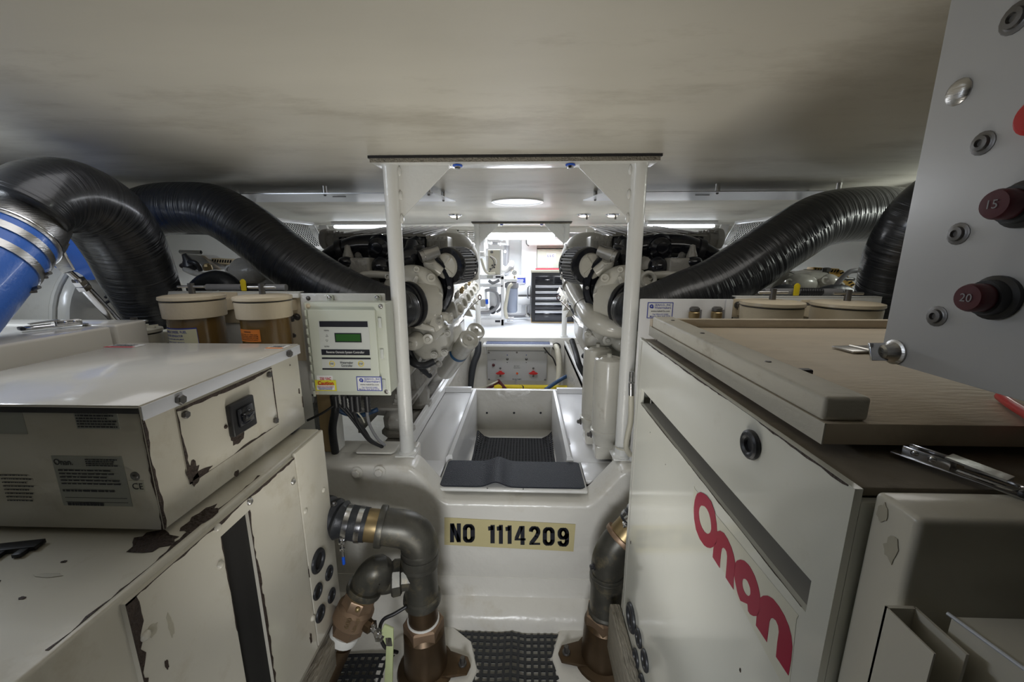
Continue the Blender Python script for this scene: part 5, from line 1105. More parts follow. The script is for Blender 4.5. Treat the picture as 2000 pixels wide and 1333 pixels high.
    b = B(); b.prism([c+V((-0.02,0.0,0.02)),c+V((0.03,0,0.10)),c+V((0.045,0,0.095)),c+V((0.02,0,0.0))],ay*0.05,0.006); b.prism([c+V((0.0,0,-0.03)),c+V((0.125,0,-0.09)),c+V((0.12,0,-0.105)),c+V((-0.03,0,-0.08))],ay*0.04,0.006); mk(b,'housing_web','castw',ph)
    fx = V((-0.62,-1,-0.05)).normalized(); fcx = E(801,595,1.93)
    b = B(); b.lathe(fcx+fx*-0.11,fx,[(0.112,0),(0.108,0.03),(0.100,0.09),(0.105,0.10)],28); mk(b,'inlet_neck','castw')
    b = B(); b.ring(fcx,fx,0.112,0.07,0.022,34); b.ring(fcx+fx*0.022,fx,0.104,0.06,0.014,34); mk(b,'inlet_flange','black')
    b = B(); b.lathe(fcx+fx*0.024,fx,[(0.096,0),(0.094,0.03),(0.088,0.06)],30); mk(b,'inlet_rubber','rubber')
    # lower castings
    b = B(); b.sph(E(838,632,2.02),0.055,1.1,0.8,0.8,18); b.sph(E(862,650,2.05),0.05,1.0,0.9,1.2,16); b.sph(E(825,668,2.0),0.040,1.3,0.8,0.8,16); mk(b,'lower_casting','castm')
    b = B(); b.prism([E(846,612,1.96),E(862,618,1.96),E(866,640,1.96),E(852,650,1.96),E(836,640,1.96)],(0,0.05,0),0.008,2); b.prism([E(812,628,1.95),E(848,640,1.95),E(850,650,1.95),E(808,642,1.95)],(0,0.05,0),0.006,2); mk(b,'casting_web','castw')
    for (x,y,r) in ((858,628,.012),(868,690,.012),(848,694,.012),(874,652,.012),(820,634,.010)): bl(E(x,y,1.955),(0.1,-1,0.1),r,0.018,'castm')
    b = B(); b.prism([E(800,640,1.98),E(850,622,1.98),E(876,640,1.98),E(880,672,1.98),E(862,700,1.98),E(828,706,1.98),E(806,690,1.98)],(0,0.12,0),0.018,3); mk(b,'water_pump','castm')
    b = B(); b.lathe(E(811,667,1.95),(-0.15,-1,-0.05),[(0.045,-0.02),(0.044,0.02),(0.040,0.03),(0.036,0.045),(0.030,0.05),(0.012,0.052),(0.010,0.058),(0,0.058)],26); mk(b,'pump_cap','castw')
    b = B(); b.lathe(E(836,662,1.96),(0.1,-1,0),[(0.026,-0.02),(0.026,0.012),(0.014,0.013),(0.010,0.02),(0,0.02)],16); mk(b,'bolt_boss','castw')
    b = B(); b.tube([E(848,620,2.0),E(868,618,2.02),E(878,622,2.04)],0.022,14,4); b.ring(E(879,622,2.03),(1,-0.3,0),0.030,0.016,0.012,18); mk(b,'side_outlet','castw')
    b = B(); b.prism([E(880,640,2.15),E(898,628,2.4),E(900,660,2.5),E(885,690,2.4),E(868,690,2.2)],(0,0.2,0),0.02,2); mk(b,'side_casting','castw')
    b = B(); b.tube([E(795,700,1.98),E(812,712,1.96),E(830,714,1.98),E(848,706,2.0)],0.018,12,5); mk(b,'black_hose','rubber')
    b = B(); b.tube([E(798,660,2.0),E(800,685,2.0),E(815,712,2.02),E(840,735,2.1)],0.014,12,5); mk(b,'black_hose','rubber')
    for k,(x,y,r) in enumerate(((838,722,.022),(858,712,.018),(848,700,.016),(826,728,.016))):
        b = B(); b.lathe(E(x,y,2.08),(0.3,-1,0.2),[(r,-0.06),(r,0),(r*0.7,0.006),(r*0.5,0.006),(r*0.4,0)],12); mk(b,'fitting','castg')
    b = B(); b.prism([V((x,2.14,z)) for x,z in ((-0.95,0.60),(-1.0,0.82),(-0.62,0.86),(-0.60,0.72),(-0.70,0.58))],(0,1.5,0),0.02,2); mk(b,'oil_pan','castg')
    # head with exhaust ports along the gangway side
    pa = E(878,606,2.32); pb = E(922,556,3.7)
    d = (pb-pa).normalized(); up_ = V((0.55,0,0.85)); 
    b = B(); b.hexa([pa+V((-0.05,0,-0.07)),pa+V((0.05,0,-0.05)),pb+V((0.05,0,-0.05)),pb+V((-0.05,0,-0.07)),pa+V((-0.05,0,0.05)),pa+V((0.03,0,0.05)),pb+V((0.03,0,0.05)),pb+V((-0.05,0,0.05))],0.012,2); mk(b,'cylinder_head','castm')
    for k in range(6):
        c = pa.lerp(pb,0.05+k*0.17)+V((0.045,0,-0.005)); n = V((0.85,-0.45,0.25)).normalized()
        b = B(); b.lathe(c,n,[(0.040,-0.03),(0.040,0.008),(0.036,0.012),(0.026,0.012),(0.024,-0.004),(0,-0.004)],20); mk(b,'exhaust_port','castw')
        b = B(); b.prism([c+V((0.02,0.07,-0.05)),c+V((0.075,0.07,-0.06)),c+V((0.045,0.11,-0.005))],(0,0.02,0),0.003); mk(b,'lug','castw')
        b = B(); b.lathe(c+V((-0.03,0.1,0.06)),(0.4,-0.4,0.9),[(0.016,0),(0.016,0.03),(0.011,0.034),(0.008,0.05)],10); mk(b,'injector','brass' if k%2 else 'castw')
    b = B(); b.tube([E(905,620,2.4),E(915,605,2.45),E(934,587,2.5)],0.0035,8,4); mk(b,'dipstick','steel')
    b = B(); b.torus(E(937,581,2.51),(0.1,-1,0.1),0.014,0.004,20,8,sx=0.7); mk(b,'dipstick_ring','dred')
    b = B(); b.box(-0.86,-0.60,1.86,2.55,0.742,0.757,0.003); mk(b,'mount_plate','castg')
    b = B(); b.box(-0.86,-0.845,1.90,2.50,0.60,0.742,0.003); mk(b,'mount_web','castg')
    for y in (1.93,2.32):
        b = B(); b.lathe((-0.655,y,0.60),(0,0,1),[(0.085,0),(0.085,0.02),(0.070,0.03),(0.074,0.085),(0.055,0.125),(0.03,0.14)],8,a0=0.39); mm = mk(b,'rubber_mount','castg')
        b = B(); b.lathe((-0.655,y,0.758),(0,0,1),[(0.028,0),(0.028,0.006),(0.018,0.006),(0.018,0.026),(0.010,0.026),(0.010,0.05)],6); mk(b,'mount_stud','castg',mm)
    if not right:
        for k,(pc,pe) in enumerate(((E(917,662,2.28),E(860,740,2.42)),(E(931,645,2.6),E(885,712,2.72)))):
            dd = (pe-pc).normalized(); dd = (dd+V((0,0.45,0))).normalized(); L_ = (pe-pc).length*1.25
            b = B(); b.lathe(pc,dd,[(0.0,0.012),(0.012,0.012),(0.014,0.0),(0.04,0.010),(0.056,0.002),(0.061,0.008),(0.061,0.020),(0.058,0.025),(0.058,L_),(0.050,L_+0.02)],30); oc = mk(b,'oil_filter','castw')
            if k == 0:
                b = B(); b.lathe(pc+dd*(L_*0.36),dd,[(0.0588,0),(0.0588,0.03)],30,cap=False); mk(b,'blue_tape_band','bluetape',oc)
    else:
        ob = thing
        for k,(px,pt,pbm,Y,r,lab) in enumerate(((1190,700,836,1.78,0.066,0),(1168,680,812,1.95,0.070,1))):
            a = P(px,pt,Y=Y); e_ = P(px-4,pbm,Y=Y); zt_, zb_ = a.z, e_.z
            b = B(); b.lathe((a.x,Y,zt_),(0,0,-1),[(0.0,-0.022),(0.010,-0.020),(0.012,-0.006),(r*0.5,-0.004),(r*0.62,0.004),(r*0.8,-0.002),(r*0.95,0.004),(r,0.014),(r,zt_-zb_),(r*1.08,zt_-zb_+0.004),(r*1.08,zt_-zb_+0.02),(r*0.98,zt_-zb_+0.03),(r*0.86,zt_-zb_+0.075),(r*0.6,zt_-zb_+0.08)],32)
            f_ = b.make('filter_canister','castw',t)
            b = B(); b.box(a.x-0.05,a.x+0.04,Y-0.045,Y+0.06,zb_-0.145,zb_-0.075,0.01,2); b.make('canister_base','castw',f_)
            bolt((a.x-r*1.05,Y-0.01,zb_-0.03),(-1,-0.2,0),0.011,0.018,'dsteel',f_,'bolt','hex')
        b = B(); b.tube([P(1112,548,Y=2.45),P(1122,570,Y=2.32),P(1140,600,Y=2.15),P(1155,622,Y=2.0),P(1180,637,Y=1.92),P(1215,643,Y=1.90),P(1245,640,Y=1.92)],[.045,.047,.048,.048,.048,.048,.048],24,6); b.make('coolant_tube','castw',t)
        for (x,y,Y,d_) in ((1115,556,2.4,(0.3,-.6,-.6)),(1138,598,2.17,(.35,-.6,-.55))): b = B(); b.ring(P(x,y,Y=Y),d_,0.056,0.045,0.012,26); b.make('tube_clamp','steel',t)
        b = B(); b.tube([P(1117,665,Y=2.3),P(1125,690,Y=2.2),P(1132,715,Y=2.1),P(1146,735,Y=2.05),P(1150,705,Y=2.1),P(1140,695,Y=2.15)],0.016,12,5); b.make('black_hose','rubber',t)
        b = B(); b.tube([P(1107,500,Y=2.6),P(1100,510,Y=2.6),P(1101,530,Y=2.55),P(1108,545,Y=2.5)],0.014,12,5); b.make('black_hose','rubber',t)
        b = B(); b.torus(P(1266,546,Y=1.95),(0,-1,0),0.032,0.010,20,8); b.make('lifting_eye','castw',t)
    return t
engine(False); engine(True)

# ================================================================== FAR COMPARTMENT
def solo(b, name, m, loc, lab, cat, smooth=True, group=None): return tag(rebase(b.make(name,m,smooth=smooth),loc),lab,cat,group)
# step shelf and switch panel on the step wall
sh = thing('step_shelf','white shelf step with blue-grey mat below the far frame','step',(-0.07,4.2,0.5))
a = P(943,673,Z=0.60); c = P(1080,673,Z=0.60)
b = B(); b.box(a.x,c.x,4.05,4.199,0.575,0.600,0.004); b.make('shelf_board','white',sh)
b = B(); b.box(a.x+0.03,c.x-0.03,4.065,4.195,0.6005,0.6045,0.001); b.make('blue_mat','matblue',sh)
for x in (a.x+0.012,c.x-0.024): b = B(); b.prism([V((x,4.07,0.5745)),V((x,4.199,0.5745)),V((x,4.199,0.46))],(0.012,0,0)); b.make('shelf_bracket','white',sh,smooth=False)
sp = thing('switch_panel','grey panel with two red switches on the wall under the shelf step','switch panel',(-0.07,4.18,0.16))
Yp = 4.165
def pboxY(b,x0,y0,x1,y1,Y,d,bev=0.0):
    a = P(x0,(y0+y1)/2,Y=Y); c = P(x1,(y0+y1)/2,Y=Y); t_ = P((x0+x1)/2,y0,Y=Y).z; bo = P((x0+x1)/2,y1,Y=Y).z
    return b.box(a.x,c.x,Y,Y+d,bo,t_,bev)
b = pboxY(B(),952,686.5,1068,744,Yp,0.034,0.003); b.make('panel_box','panel',sp)
for (x,y) in ((954.5,689),(1009.5,689),(1065,689),(955.5,741.5),(1064.5,742)): bolt(P(x,y,Y=Yp),(0,-1,0),0.010,0.006,'dsteel',sp,'screw','dome',washer=False)
for x in (977.2,1041.6):
    c = P(x,729,Y=Yp-0.008)
    b = B(); b.lathe(c+V((0,0.008,0)),(0,-1,0),[(0.024,0),(0.022,0.012),(0.012,0.014)],18); k = b.make('switch_base','red',sp)
    b = B(); b.prism([c+V((-0.052,-0.006,-0.002)),c+V((-0.03,-0.006,-0.014)),c+V((0.03,-0.006,-0.014)),c+V((0.052,-0.006,-0.002)),c+V((0.03,-0.006,0.012)),c+V((-0.03,-0.006,0.012))],(0,-0.014,0),0.003); b.make('switch_handle','red',k)
    for yy in (720,735): bolt(P(x,yy,Y=Yp),(0,-1,0),0.008,0.008,'dsteel',sp,'stud','dome')
for x in (990.8,1028): 
    c = P(x,702,Y=Yp); b = B(); b.lathe(c,(0,-1,0),[(0.013,0),(0.013,0.004),(0.010,0.010),(0,0.012)],16); k = b.make('toggle_switch','black',sp)
    b = B(); b.cyl(c+V((0,-0.01,0.0)),c+V((0,-0.025,0.016)),0.004,seg=8); b.make('toggle_lever','steel',k)
    for yy,m_ in ((694,'navy'),(708.5,'dsteel')): b = B(); b.lathe(P(x,yy,Y=Yp),(0,-1,0),[(0.006,0),(0,0.003)],10); b.make('indicator',m_,sp)
c = P(963.8,713.5,Y=Yp); b = B(); b.lathe(c,(0,-1,0),[(0.017,0),(0.016,0.008),(0.010,0.014),(0,0.015)],18); b.make('button','dred',sp)
c = P(1010,730,Y=Yp); b = B(); b.lathe(c,(0,-1,0),[(0.013,0),(0.010,0.006),(0,0.008)],16); b.make('amber_lamp','orangered',sp)
ptxt(1004,1015,715.5,1.6,'BATTERY',Yp,'ink',sp); ptxt(1003,1016,719,1.6,'PARALLEL SWITCH',Yp,'ink',sp); ptxt(1001,1018,741,1.8,'BILGE PUMPS',Yp,'ink',sp); ptxt(960,968,703,1.4,'ALARM',Yp,'ink',sp)
b = B(); b.tube([P(934,668,Y=4.1),P(933,690,Y=4.05),P(925,712,Y=4.0),P(920,740,Y=3.95),P(916,775,Y=3.9)],0.035,14,6); solo(b,'black_hose','rubber',P(920,760,Y=4.0),'thick black hose curving down left of the switch panel','hose')
b = B(); b.tube([P(1085,676,Y=4.17),P(1090,690,Y=4.08),P(1092,715,Y=4.05),P(1091,740,Y=4.0),P(1084,770,Y=3.95)],0.030,16,6); solo(b,'cream_hose','hosew',P(1088,760,Y=4.0),'cream ribbed hose curving down right of the switch panel','hose')
b = B(); b.ring(P(1087,678,Y=4.19),(0,1,0),0.045,0.033,0.012,22); solo(b,'hose_grommet','black',P(1087,678,Y=4.19),'black ring where cream hose enters the step wall','grommet')
b = B(); b.tube([P(1062,679,Y=4.16),P(1072,692,Y=4.15),P(1080,700,Y=4.15),P(1086,715,Y=4.15)],0.007,8); solo(b,'black_cable','black',P(1080,700,Y=4.15),'thin black cable from under the shelf to the cream hose','cable')
b = B(); pboxY(b,965,756,1125,766,3.8,0.06); solo(b,'yellow_beam','yellow',P(1010,766,Y=3.8),'ochre yellow beam low behind the pit wall','beam',False)
for (pts,m_,r_,lab,cat) in (
    ([(925,760,3.9),(945,757,3.85),(962,750,3.8),(972,745,3.9)],'hosew',0.008,'cream wire in the dark gap left under the switch panel','cable'),
    ([(950,762,3.8),(965,752,3.85),(974,744,3.95)],'dred',0.018,'dark red cable under left red switch, outer','cable'),
    ([(974,745,3.95),(984,757,3.8),(992,766,3.7)],'dred',0.018,'dark red cable under left red switch, inner','cable'),
    ([(1065,762,3.7),(1090,745,3.8),(1110,735,3.9),(1125,742,3.9)],'hosebl',0.020,'dark blue hose low right behind the cream hose','hose'),
    ([(1008,744,4.1),(1009,755,3.9),(1009,763,3.75)],'chrome',0.010,'chrome stud pipe below the switch panel middle','pipe'),
    ([(1015,752,3.9),(1022,756,3.8),(1021,766,3.7)],'black',0.006,'thin black wire looping in the gap by chrome stud','cable')):
    b = B(); b.tube([P(x,y,Y=Y) for x,y,Y in pts],r_,10); solo(b,'cable_run' if cat=='cable' else cat+'_run',m_,P(*pts[1][:2],Y=pts[1][2]),lab,cat)
# tool cabinet
YT = 5.2
tc_ = thing('tool_cabinet','black tool cabinet with silver drawer pulls behind the right far post','cabinet',(0.34,5.4,0.642))
xL = P(1038,580,Y=YT).x; zT = P(1060,533,Y=YT).z; xR = xL+0.56
b = B(); b.box(xL,xR,YT,5.65,0.642,zT,0.006); b.make('carcass','black',tc_)
b = B(); b.box(xL-0.012,xR+0.01,YT-0.012,5.66,zT+0.001,zT+0.035,0.004); b.make('worktop','hosew',tc_)
b = B(); b.box(xL-0.001,xL+0.004,YT-0.004,5.6,0.643,0.70); b.box(xL,xR,YT-0.003,YT-0.0005,0.643,0.655); b.make('rusty_edge','woodr',tc_,smooth=False)
ys = [(538.5,555.5),(557,567),(568.2,578.5),(579.7,589.5),(590.5,605),(606.3,627)]
for k,(ya,yb) in enumerate(ys):
    zt_ = P(1070,ya,Y=YT-0.012).z; zb_ = P(1070,yb,Y=YT-0.012).z
    b = B(); b.box(xL+0.045,xR-0.03,YT-0.014,YT-0.0005,zb_+0.003,zt_-0.002,0.003); dr = b.make('drawer','blackgloss',tc_)
    if k: b = B(); b.box(xL+0.05,xR-0.035,YT-0.024,YT-0.0145,zt_-0.036,zt_-0.004,0.003); b.make('drawer_pull','alu',dr)
b = B(); b.tube([V((xL-0.01,5.3,0.95)),V((xL-0.045,5.3,0.96)),V((xL-0.045,5.3,1.10)),V((xL-0.01,5.3,1.11))],0.008,8,4); b.make('side_handle','chrome',tc_)
b = B(); b.box(xL+0.05,xR-0.05,5.22,5.45,zT+0.0355,zT+0.050,0.004)
solo(b,'red_tray','inkr',(0.35,5.45,zT+0.036),'red tray lying on top of the black tool cabinet','tray')
# wall cabinet, appliance, fluorescent
wb_ = thing('wall_box','beige grey wall box with white paper above the tool cabinet','wall box',P(1075,523,Y=5.8))
b = pboxY(B(),1049,487,1120,524,5.80,0.145,0.006); b.make('door','enc',wb_)
b = pboxY(B(),1044.5,486,1048.5,526,5.83,0.115,0.003); b.make('side_frame','castg',wb_)
b = pboxY(B(),1046,480,1125,485,5.82,0.12,0.002); b.make('top_rail','castg',wb_)
pdec(1067,495,1086,514,5.80,'paper',wb_,'paper_notice'); pdec(1071,514.3,1080,523,5.80,'paper',wb_,'paper_strip'); ptxt(1069.5,1082,500,4,'L L C',5.798,'navy',wb_,0.02)
ap = thing('air_conditioner','white rounded appliance casing on wall under the far ceiling lamp','air conditioner',P(1060,478,Y=5.6))
b = pboxY(B(),1029,462,1125,479,5.55,0.38,0.03); b.make('casing','white',ap)
b = B(); b.tube([P(1028,468,Y=5.6),P(1028.3,476,Y=5.6),P(1033,481,Y=5.6)],0.008,8,4); b.make('drain_line','dsteel',ap)
fl = thing('fluorescent_fixture','bright fluorescent batten across the far wall under the ceiling','lamp',P(1010,460,Y=5.4))
b = pboxY(B(),948,449,1088,456,5.36,0.12,0.006); b.make('housing','white',fl)
b = pboxY(B(),952,456.6,1084,468,5.38,0.09,0.02); b.make('diffuser','lightdiff',fl)
for px in (968,1064): b = pboxY(B(),px-2,446,px+2,455,5.33,0.028,0.004); b.make('clip','racor',fl)
for sx,x0_,x1_ in ((-1,-2.0,-1.3),(1,1.23,1.93)):
    t = thing('fluorescent_fixture','bright ceiling batten lamp high outboard behind the %s engine' % ('left' if sx<0 else 'right'),'lamp',((x0_+x1_)/2,4.2,1.82))
    b = B(); b.box(x0_,x1_,4.20,4.30,1.815,1.848,0.004); b.make('housing','white',t)
    b = B(); b.box(x0_+0.02,x1_-0.02,4.21,4.29,1.785,1.8145,0.012); b.make('diffuser','lightdiff',t)
# louvre at left of the far frame
lv_ = thing('louvre_panel','white louvred air grille left of far frame','grille',P(912,478,Y=4.48))
b = pboxY(B(),893,449,930,452,4.47,0.05); pboxY(b,893,476,930,479,4.47,0.05); pboxY(b,893,449,896,479,4.47,0.05); pboxY(b,908,449,914,479,4.465,0.05); pboxY(b,926,449,930,479,4.47,0.05); b.make('grille_frame','gel',lv_,smooth=False)
for k in range(6): 
    z = P(912,455+k*4,Y=4.5).z; a = P(896,460,Y=4.5).x; c = P(926,460,Y=4.5).x
    b = B(); b.hexa([V((a,4.475,z-0.008)),V((c,4.475,z-0.008)),V((c,4.51,z+0.004)),V((a,4.51,z+0.004)),V((a,4.475,z-0.002)),V((c,4.475,z-0.002)),V((c,4.51,z+0.010)),V((a,4.51,z+0.010))]); b.make('slat','gel',lv_,smooth=False)
# watermaker rack
rk = thing('equipment_rack','white frame rack with pump and hoses seen past the left far post','rack',(-0.45,5.1,0.642))
YK = 5.0
for (x0_,y0_,x1_,y1_,d) in ((978.5,540,984.5,637,0.04),(925,537,984,546,0.40),(925,624,984,637,0.35),(925,557,982,561,0.30)):
    b = pboxY(B(),x0_,y0_,x1_,y1_,YK,d,0.003); b.make('frame_member','white',rk)
pdec(951,539,963,544,YK,'greylab',rk,'rack_label'); pdec(968,539.5,978,543,YK-0.0005,'ink',rk,'rack_nameplate'); pdec(967,626,977,630,YK,'ink',rk,'rack_nameplate')
b = B(); b.tube([P(938,611,Y=4.97),P(955,610,Y=4.97),P(968,603,Y=4.97),P(974,590,Y=4.97),P(970,573,Y=4.97),P(958,567,Y=4.97),P(948,568,Y=4.97)],0.020,14,6); b.make('loop_hose','grey',rk)
b = B(); b.tube([P(955,549,Y=5.05),P(963,553,Y=5.03),P(975,548,Y=5.05)],0.018,12,6); b.make('loop_hose','grey',rk)
b = B(); b.tube([P(970,610,Y=5.1),P(980,600,Y=5.1),P(977,575,Y=5.1)],0.016,12,6); b.make('loop_hose','grey',rk)
b = pboxY(B(),956,560.5,970,603,5.12,0.2,0.01); b.make('pump_box','white',rk)
b = B(); b.cyl(P(950.5,604,Y=5.0),P(948.5,566,Y=5.0),0.014,seg=12); k = b.make('cylinder_rod','white',rk)
b = B(); b.cyl(P(951,594,Y=4.99),P(950.6,585,Y=4.99),0.018,seg=12); b.make('blue_collar','bluecap',k)
b = B(); b.lathe(P(944,592,Y=5.05),(0,-1,0),[(0.03,0),(0.05,0.01),(0.05,0.04),(0.02,0.05),(0,0.05)],16); b.make('pump_head','castg',rk)
b = pboxY(B(),935,604,957,618,5.0,0.15,0.02); b.make('pump_tray','white',rk)
b = B(); b.sph(P(962,606,Y=5.05),0.045,1,1,1.2,12); b.make('accumulator','rubber',rk)
eb = thing('electrical_box','cream box with hoses standing on the far left rack','box',P(963,537,Y=5.0))
b = pboxY(B(),953,488,979,536.5,5.03,0.3,0.006); b.make('case','hosew',eb)
b = pboxY(B(),976.5,487,979.5,536.5,5.02,0.01,0.002); b.make('edge_trim','white',eb)
c = P(960.5,492.5,Y=5.028); b = B(); b.lathe(c,(0,-1,0),[(0.018,0),(0.016,0.004),(0,0.004)],18); b.make('round_plug','dsteel',eb)
b = pboxY(B(),937,492,946,502,4.98,0.08,0.01); b.make('valve_block','white',eb)
b = B(); b.tube([P(940,505,Y=4.95),P(944,520,Y=4.95),P(949,531,Y=4.95),P(956,535,Y=4.95),P(967,534,Y=4.97)],0.016,12,6); b.make('white_hose','hosew',eb)
b = B(); b.tube([P(957,502,Y=5.0),P(963,508,Y=4.98),P(965,518,Y=4.99),P(958,528,Y=5.0),P(953,533,Y=5.0)],0.006,8,5); b.make('cable','dsteel',eb)
b = B(); b.tube([P(958,500,Y=5.0),P(968,507,Y=4.98),P(969,516,Y=4.99)],0.005,8,5); b.make('cable','white',eb)
for (x,y) in ((961,519),(966,518),(957,526),(965,523)): b = B(); b.lathe(P(x,y,Y=5.02),(0.3,-1,0.2),[(0.010,0),(0.010,0.02),(0,0.022)],8); b.make('connector','black',eb)
b = B(); b.cyl(P(947,503,Y=5.03),P(947,475,Y=5.1),0.012,seg=10); b.cyl(P(951.5,500,Y=5.03),P(951.5,530,Y=5.03),0.014,seg=10); b.make('riser_pipe','white',eb)
# pipework on far wall
pw = thing('wall_pipework','white and blue pipe run high on the far wall left of white column','pipework',P(975,470,Y=5.7))
for (x0_,y0_,x1_,y1_,m_,r_) in ((945,466,960,466,'white',.016),(960,467,975,467,'grey',.014),(975,468,992,468,'white',.016),(953,474.5,958,474.5,'white',.02),(958,475,972,476,'grey',.016),(972,476,990,478,'white',.018),(990,466,991,480,'white',.022),(991,480,989,520,'grey',.030),(986,480,985,518,'grey',.016),(948,464,950,486,'white',.03)):
    b = B(); b.cyl(P(x0_,y0_,Y=5.70),P(x1_,y1_,Y=5.70),r_,seg=12); b.make('pipe',m_,pw)
for (x,y) in ((959,475),(977,477),(980,468),(987,492)): b = B(); b.sph(P(x,y,Y=5.69),0.026,1,1,1,10); b.make('fitting','white',pw)
b = B(); b.tube([P(980,532,Y=5.2),P(990,531,Y=5.2),P(996,524,Y=5.2),P(1000,512,Y=5.25)],[0.05,0.055,0.055,0.035],18,6); solo(b,'duct_elbow','alu',P(990,531,Y=5.2),'silver grey insulated duct elbow beside the far cream box','duct')
# filter canister, gauge and notice
fc = thing('water_filter','smoky clear water filter canister hanging between far rack and tool cabinet','filter',P(1000,612,Y=5.15))
c = P(999.5,553,Y=5.15); zb_ = P(1000,611,Y=5.15).z
b = B(); b.lathe((c.x,5.15,c.z),(0,0,-1),[(0.06,-0.01),(0.085,0.0),(0.088,0.01),(0.088,0.06),(0.078,0.065)],26); b.make('canister_cap','grey',fc)
b = B(); b.lathe((c.x,5.15,c.z-0.066),(0,0,-1),[(0.076,0),(0.072,c.z-zb_-0.09),(0.06,c.z-zb_-0.07),(0,c.z-zb_-0.066)],26); b.make('bowl','clear',fc)
b = pboxY(B(),985,545,1010,551,5.08,0.15,0.006); b.make('bracket','white',fc)
b = B(); b.tube([P(1000,555,Y=5.02),P(994,562,Y=5.0),P(990,582,Y=5.0),P(987,605,Y=5.0),P(990,622,Y=5.02)],0.022,14,6); b.make('cream_hose','hosew',fc)
b = B(); b.cyl(P(990,622,Y=5.05),P(1004,621,Y=5.05),0.02,seg=12); b.cyl(P(990,628,Y=5.0),P(1002,627,Y=5.0),0.012,seg=12); b.make('drain_fitting','chrome',fc)
ga = thing('pressure_gauge','round white pressure gauge above the clear water filter','gauge',P(1005,533,Y=5.12))
c = P(1005,533,Y=5.12); b = B(); b.ring(c,(0,-1,0),0.040,0.034,0.02,26); b.make('bezel','chrome',ga)
b = B(); b.lathe(c+V((0,-0.002,0)),(0,-1,0),[(0.034,0),(0.034,0.003)],24); b.make('dial','paper',ga); b = B(); b.obox(c+V((0.006,-0.006,0.003)),(1,0,0.5),(-0.5,0,1),(0,-1,0),0.03,0.003,0.001); b.make('needle','ink',ga,smooth=False)
b = B(); b.cyl(c+V((0,0.01,-0.04)),c+V((0,0.01,-0.085)),0.010,seg=10); b.cyl(c+V((0,0.02,0)),c+V((0,0.06,0)),0.02,seg=12); b.make('stem','brass',ga)
nb = thing('notice_board','blue notice board with white header on the white column','notice',P(1015,555,Y=5.79))
pboxY(B(),1008,542,1026,555,5.785,0.012).make('board','navy',nb,smooth=False); pboxY(B(),1006,538,1025,543,5.782,0.002).make('header_card','paper',nb,smooth=False)
pboxY(B(),1009,553,1025,554.5,5.782,0.002).make('footer_strip','paper',nb,smooth=False)
rows(P(1016,549,Y=5.784),R_,Z_,0.10,0.05,4,'inkw',nb,seed=5)
b = pboxY(B(),1012,577,1036,579,5.6,0.03); solo(b,'shelf_edge','dsteel',P(1024,579,Y=5.6),'thin dark shelf edge beside the tool cabinet','shelf',False)
b = pboxY(B(),1012,579.5,1036,596,5.60,0.30,0.01); solo(b,'white_locker','white',P(1024,596,Y=5.6),'white locker under thin shelf edge left of tool cabinet','locker')
b = pboxY(B(),1012,560,1036,576.5,5.60,0.30,0.01); solo(b,'white_locker','white',P(1024,577,Y=5.6),'white locker above thin shelf edge left of tool cabinet','locker')
b = B(); b.tube([P(985,612,Y=5.5),P(1000,617,Y=5.5),P(1030,616,Y=5.5)],0.03,12,4); solo(b,'floor_hose','grey',P(1000,617,Y=5.5),'grey hose lying on the deck behind the clear filter','hose')
b = B(); b.cyl(P(1028,598,Y=5.4),P(1028,616,Y=5.4),0.012,seg=10); b.cyl(P(1028,614,Y=5.4),P(1033,618,Y=5.4),0.03,seg=12); solo(b,'stub_pipe','steel',P(1028,616,Y=5.4),'short steel pipe stub standing beside the tool cabinet foot','pipe')

# ================================================================== OUTBOARD NOOKS (seen under the hoses)
def grille(q, n1, n2, right, lab):
    xf = MIR if right else None
    q = [P(x,y,Y=Y) for x,y,Y in q]; n = (q[1]-q[0]).cross(q[3]-q[0]).normalized()
    ctr = sum(q,V((0,0,0)))/4
    t = thing('vent_grille',lab,'grille',V((2*CX-ctr.x if right else ctr.x,ctr.y,ctr.z)))
    bil = lambda u,v: (q[0]*(1-u)+q[1]*u)*(1-v)+(q[3]*(1-u)+q[2]*u)*v
    b = B(); wd = 0.004
    for k in range(-n2,n1+1):
        for s_ in (1,-1):
            u0 = k/n1 if s_>0 else (k+n2)/n1; u1 = (k+n2)/n1 if s_>0 else k/n1
            v0,v1 = 0.0,1.0
            if u0<0: v0 = -u0/(u1-u0); u0_ = 0
            if u0>1: v0 = (u0-1)/(u0-u1)
            if u1>1: v1 = (1-u0)/(u1-u0)
            if u1<0: v1 = u0/(u0-u1)
            if v1-v0 < 0.02: continue
            ua = u0+(u1-u0)*v0; ub = u0+(u1-u0)*v1
            pa = bil(ua,v0); pb = bil(ub,v1)
            if (pb-pa).length > 0.01: b.obox((pa+pb)/2,pb-pa,n.cross(pb-pa),n,(pb-pa).length,0.0045,0.003)
    b.make('mesh_screen','white',t,smooth=False,xf=xf,kind='stuff')
    for i in range(4):
        pa,pb = q[i],q[(i+1)%4]; b = B(); b.obox((pa+pb)/2,pb-pa,n.cross(pb-pa),n,(pb-pa).length+0.03,0.03,0.012,0.002); b.make('frame_bar','white',t,xf=xf)
    b = B(); sg_ = 1 if n.dot(ctr-V((0,0,CAMZ))) > 0 else -1; bb = [p+n*0.05*sg_ for p in q]; b.prism(bb,n*0.002); b.make('mesh_shade_sheet','void',t,smooth=False,xf=xf)  # black sheet stands in for the dark space behind the mesh
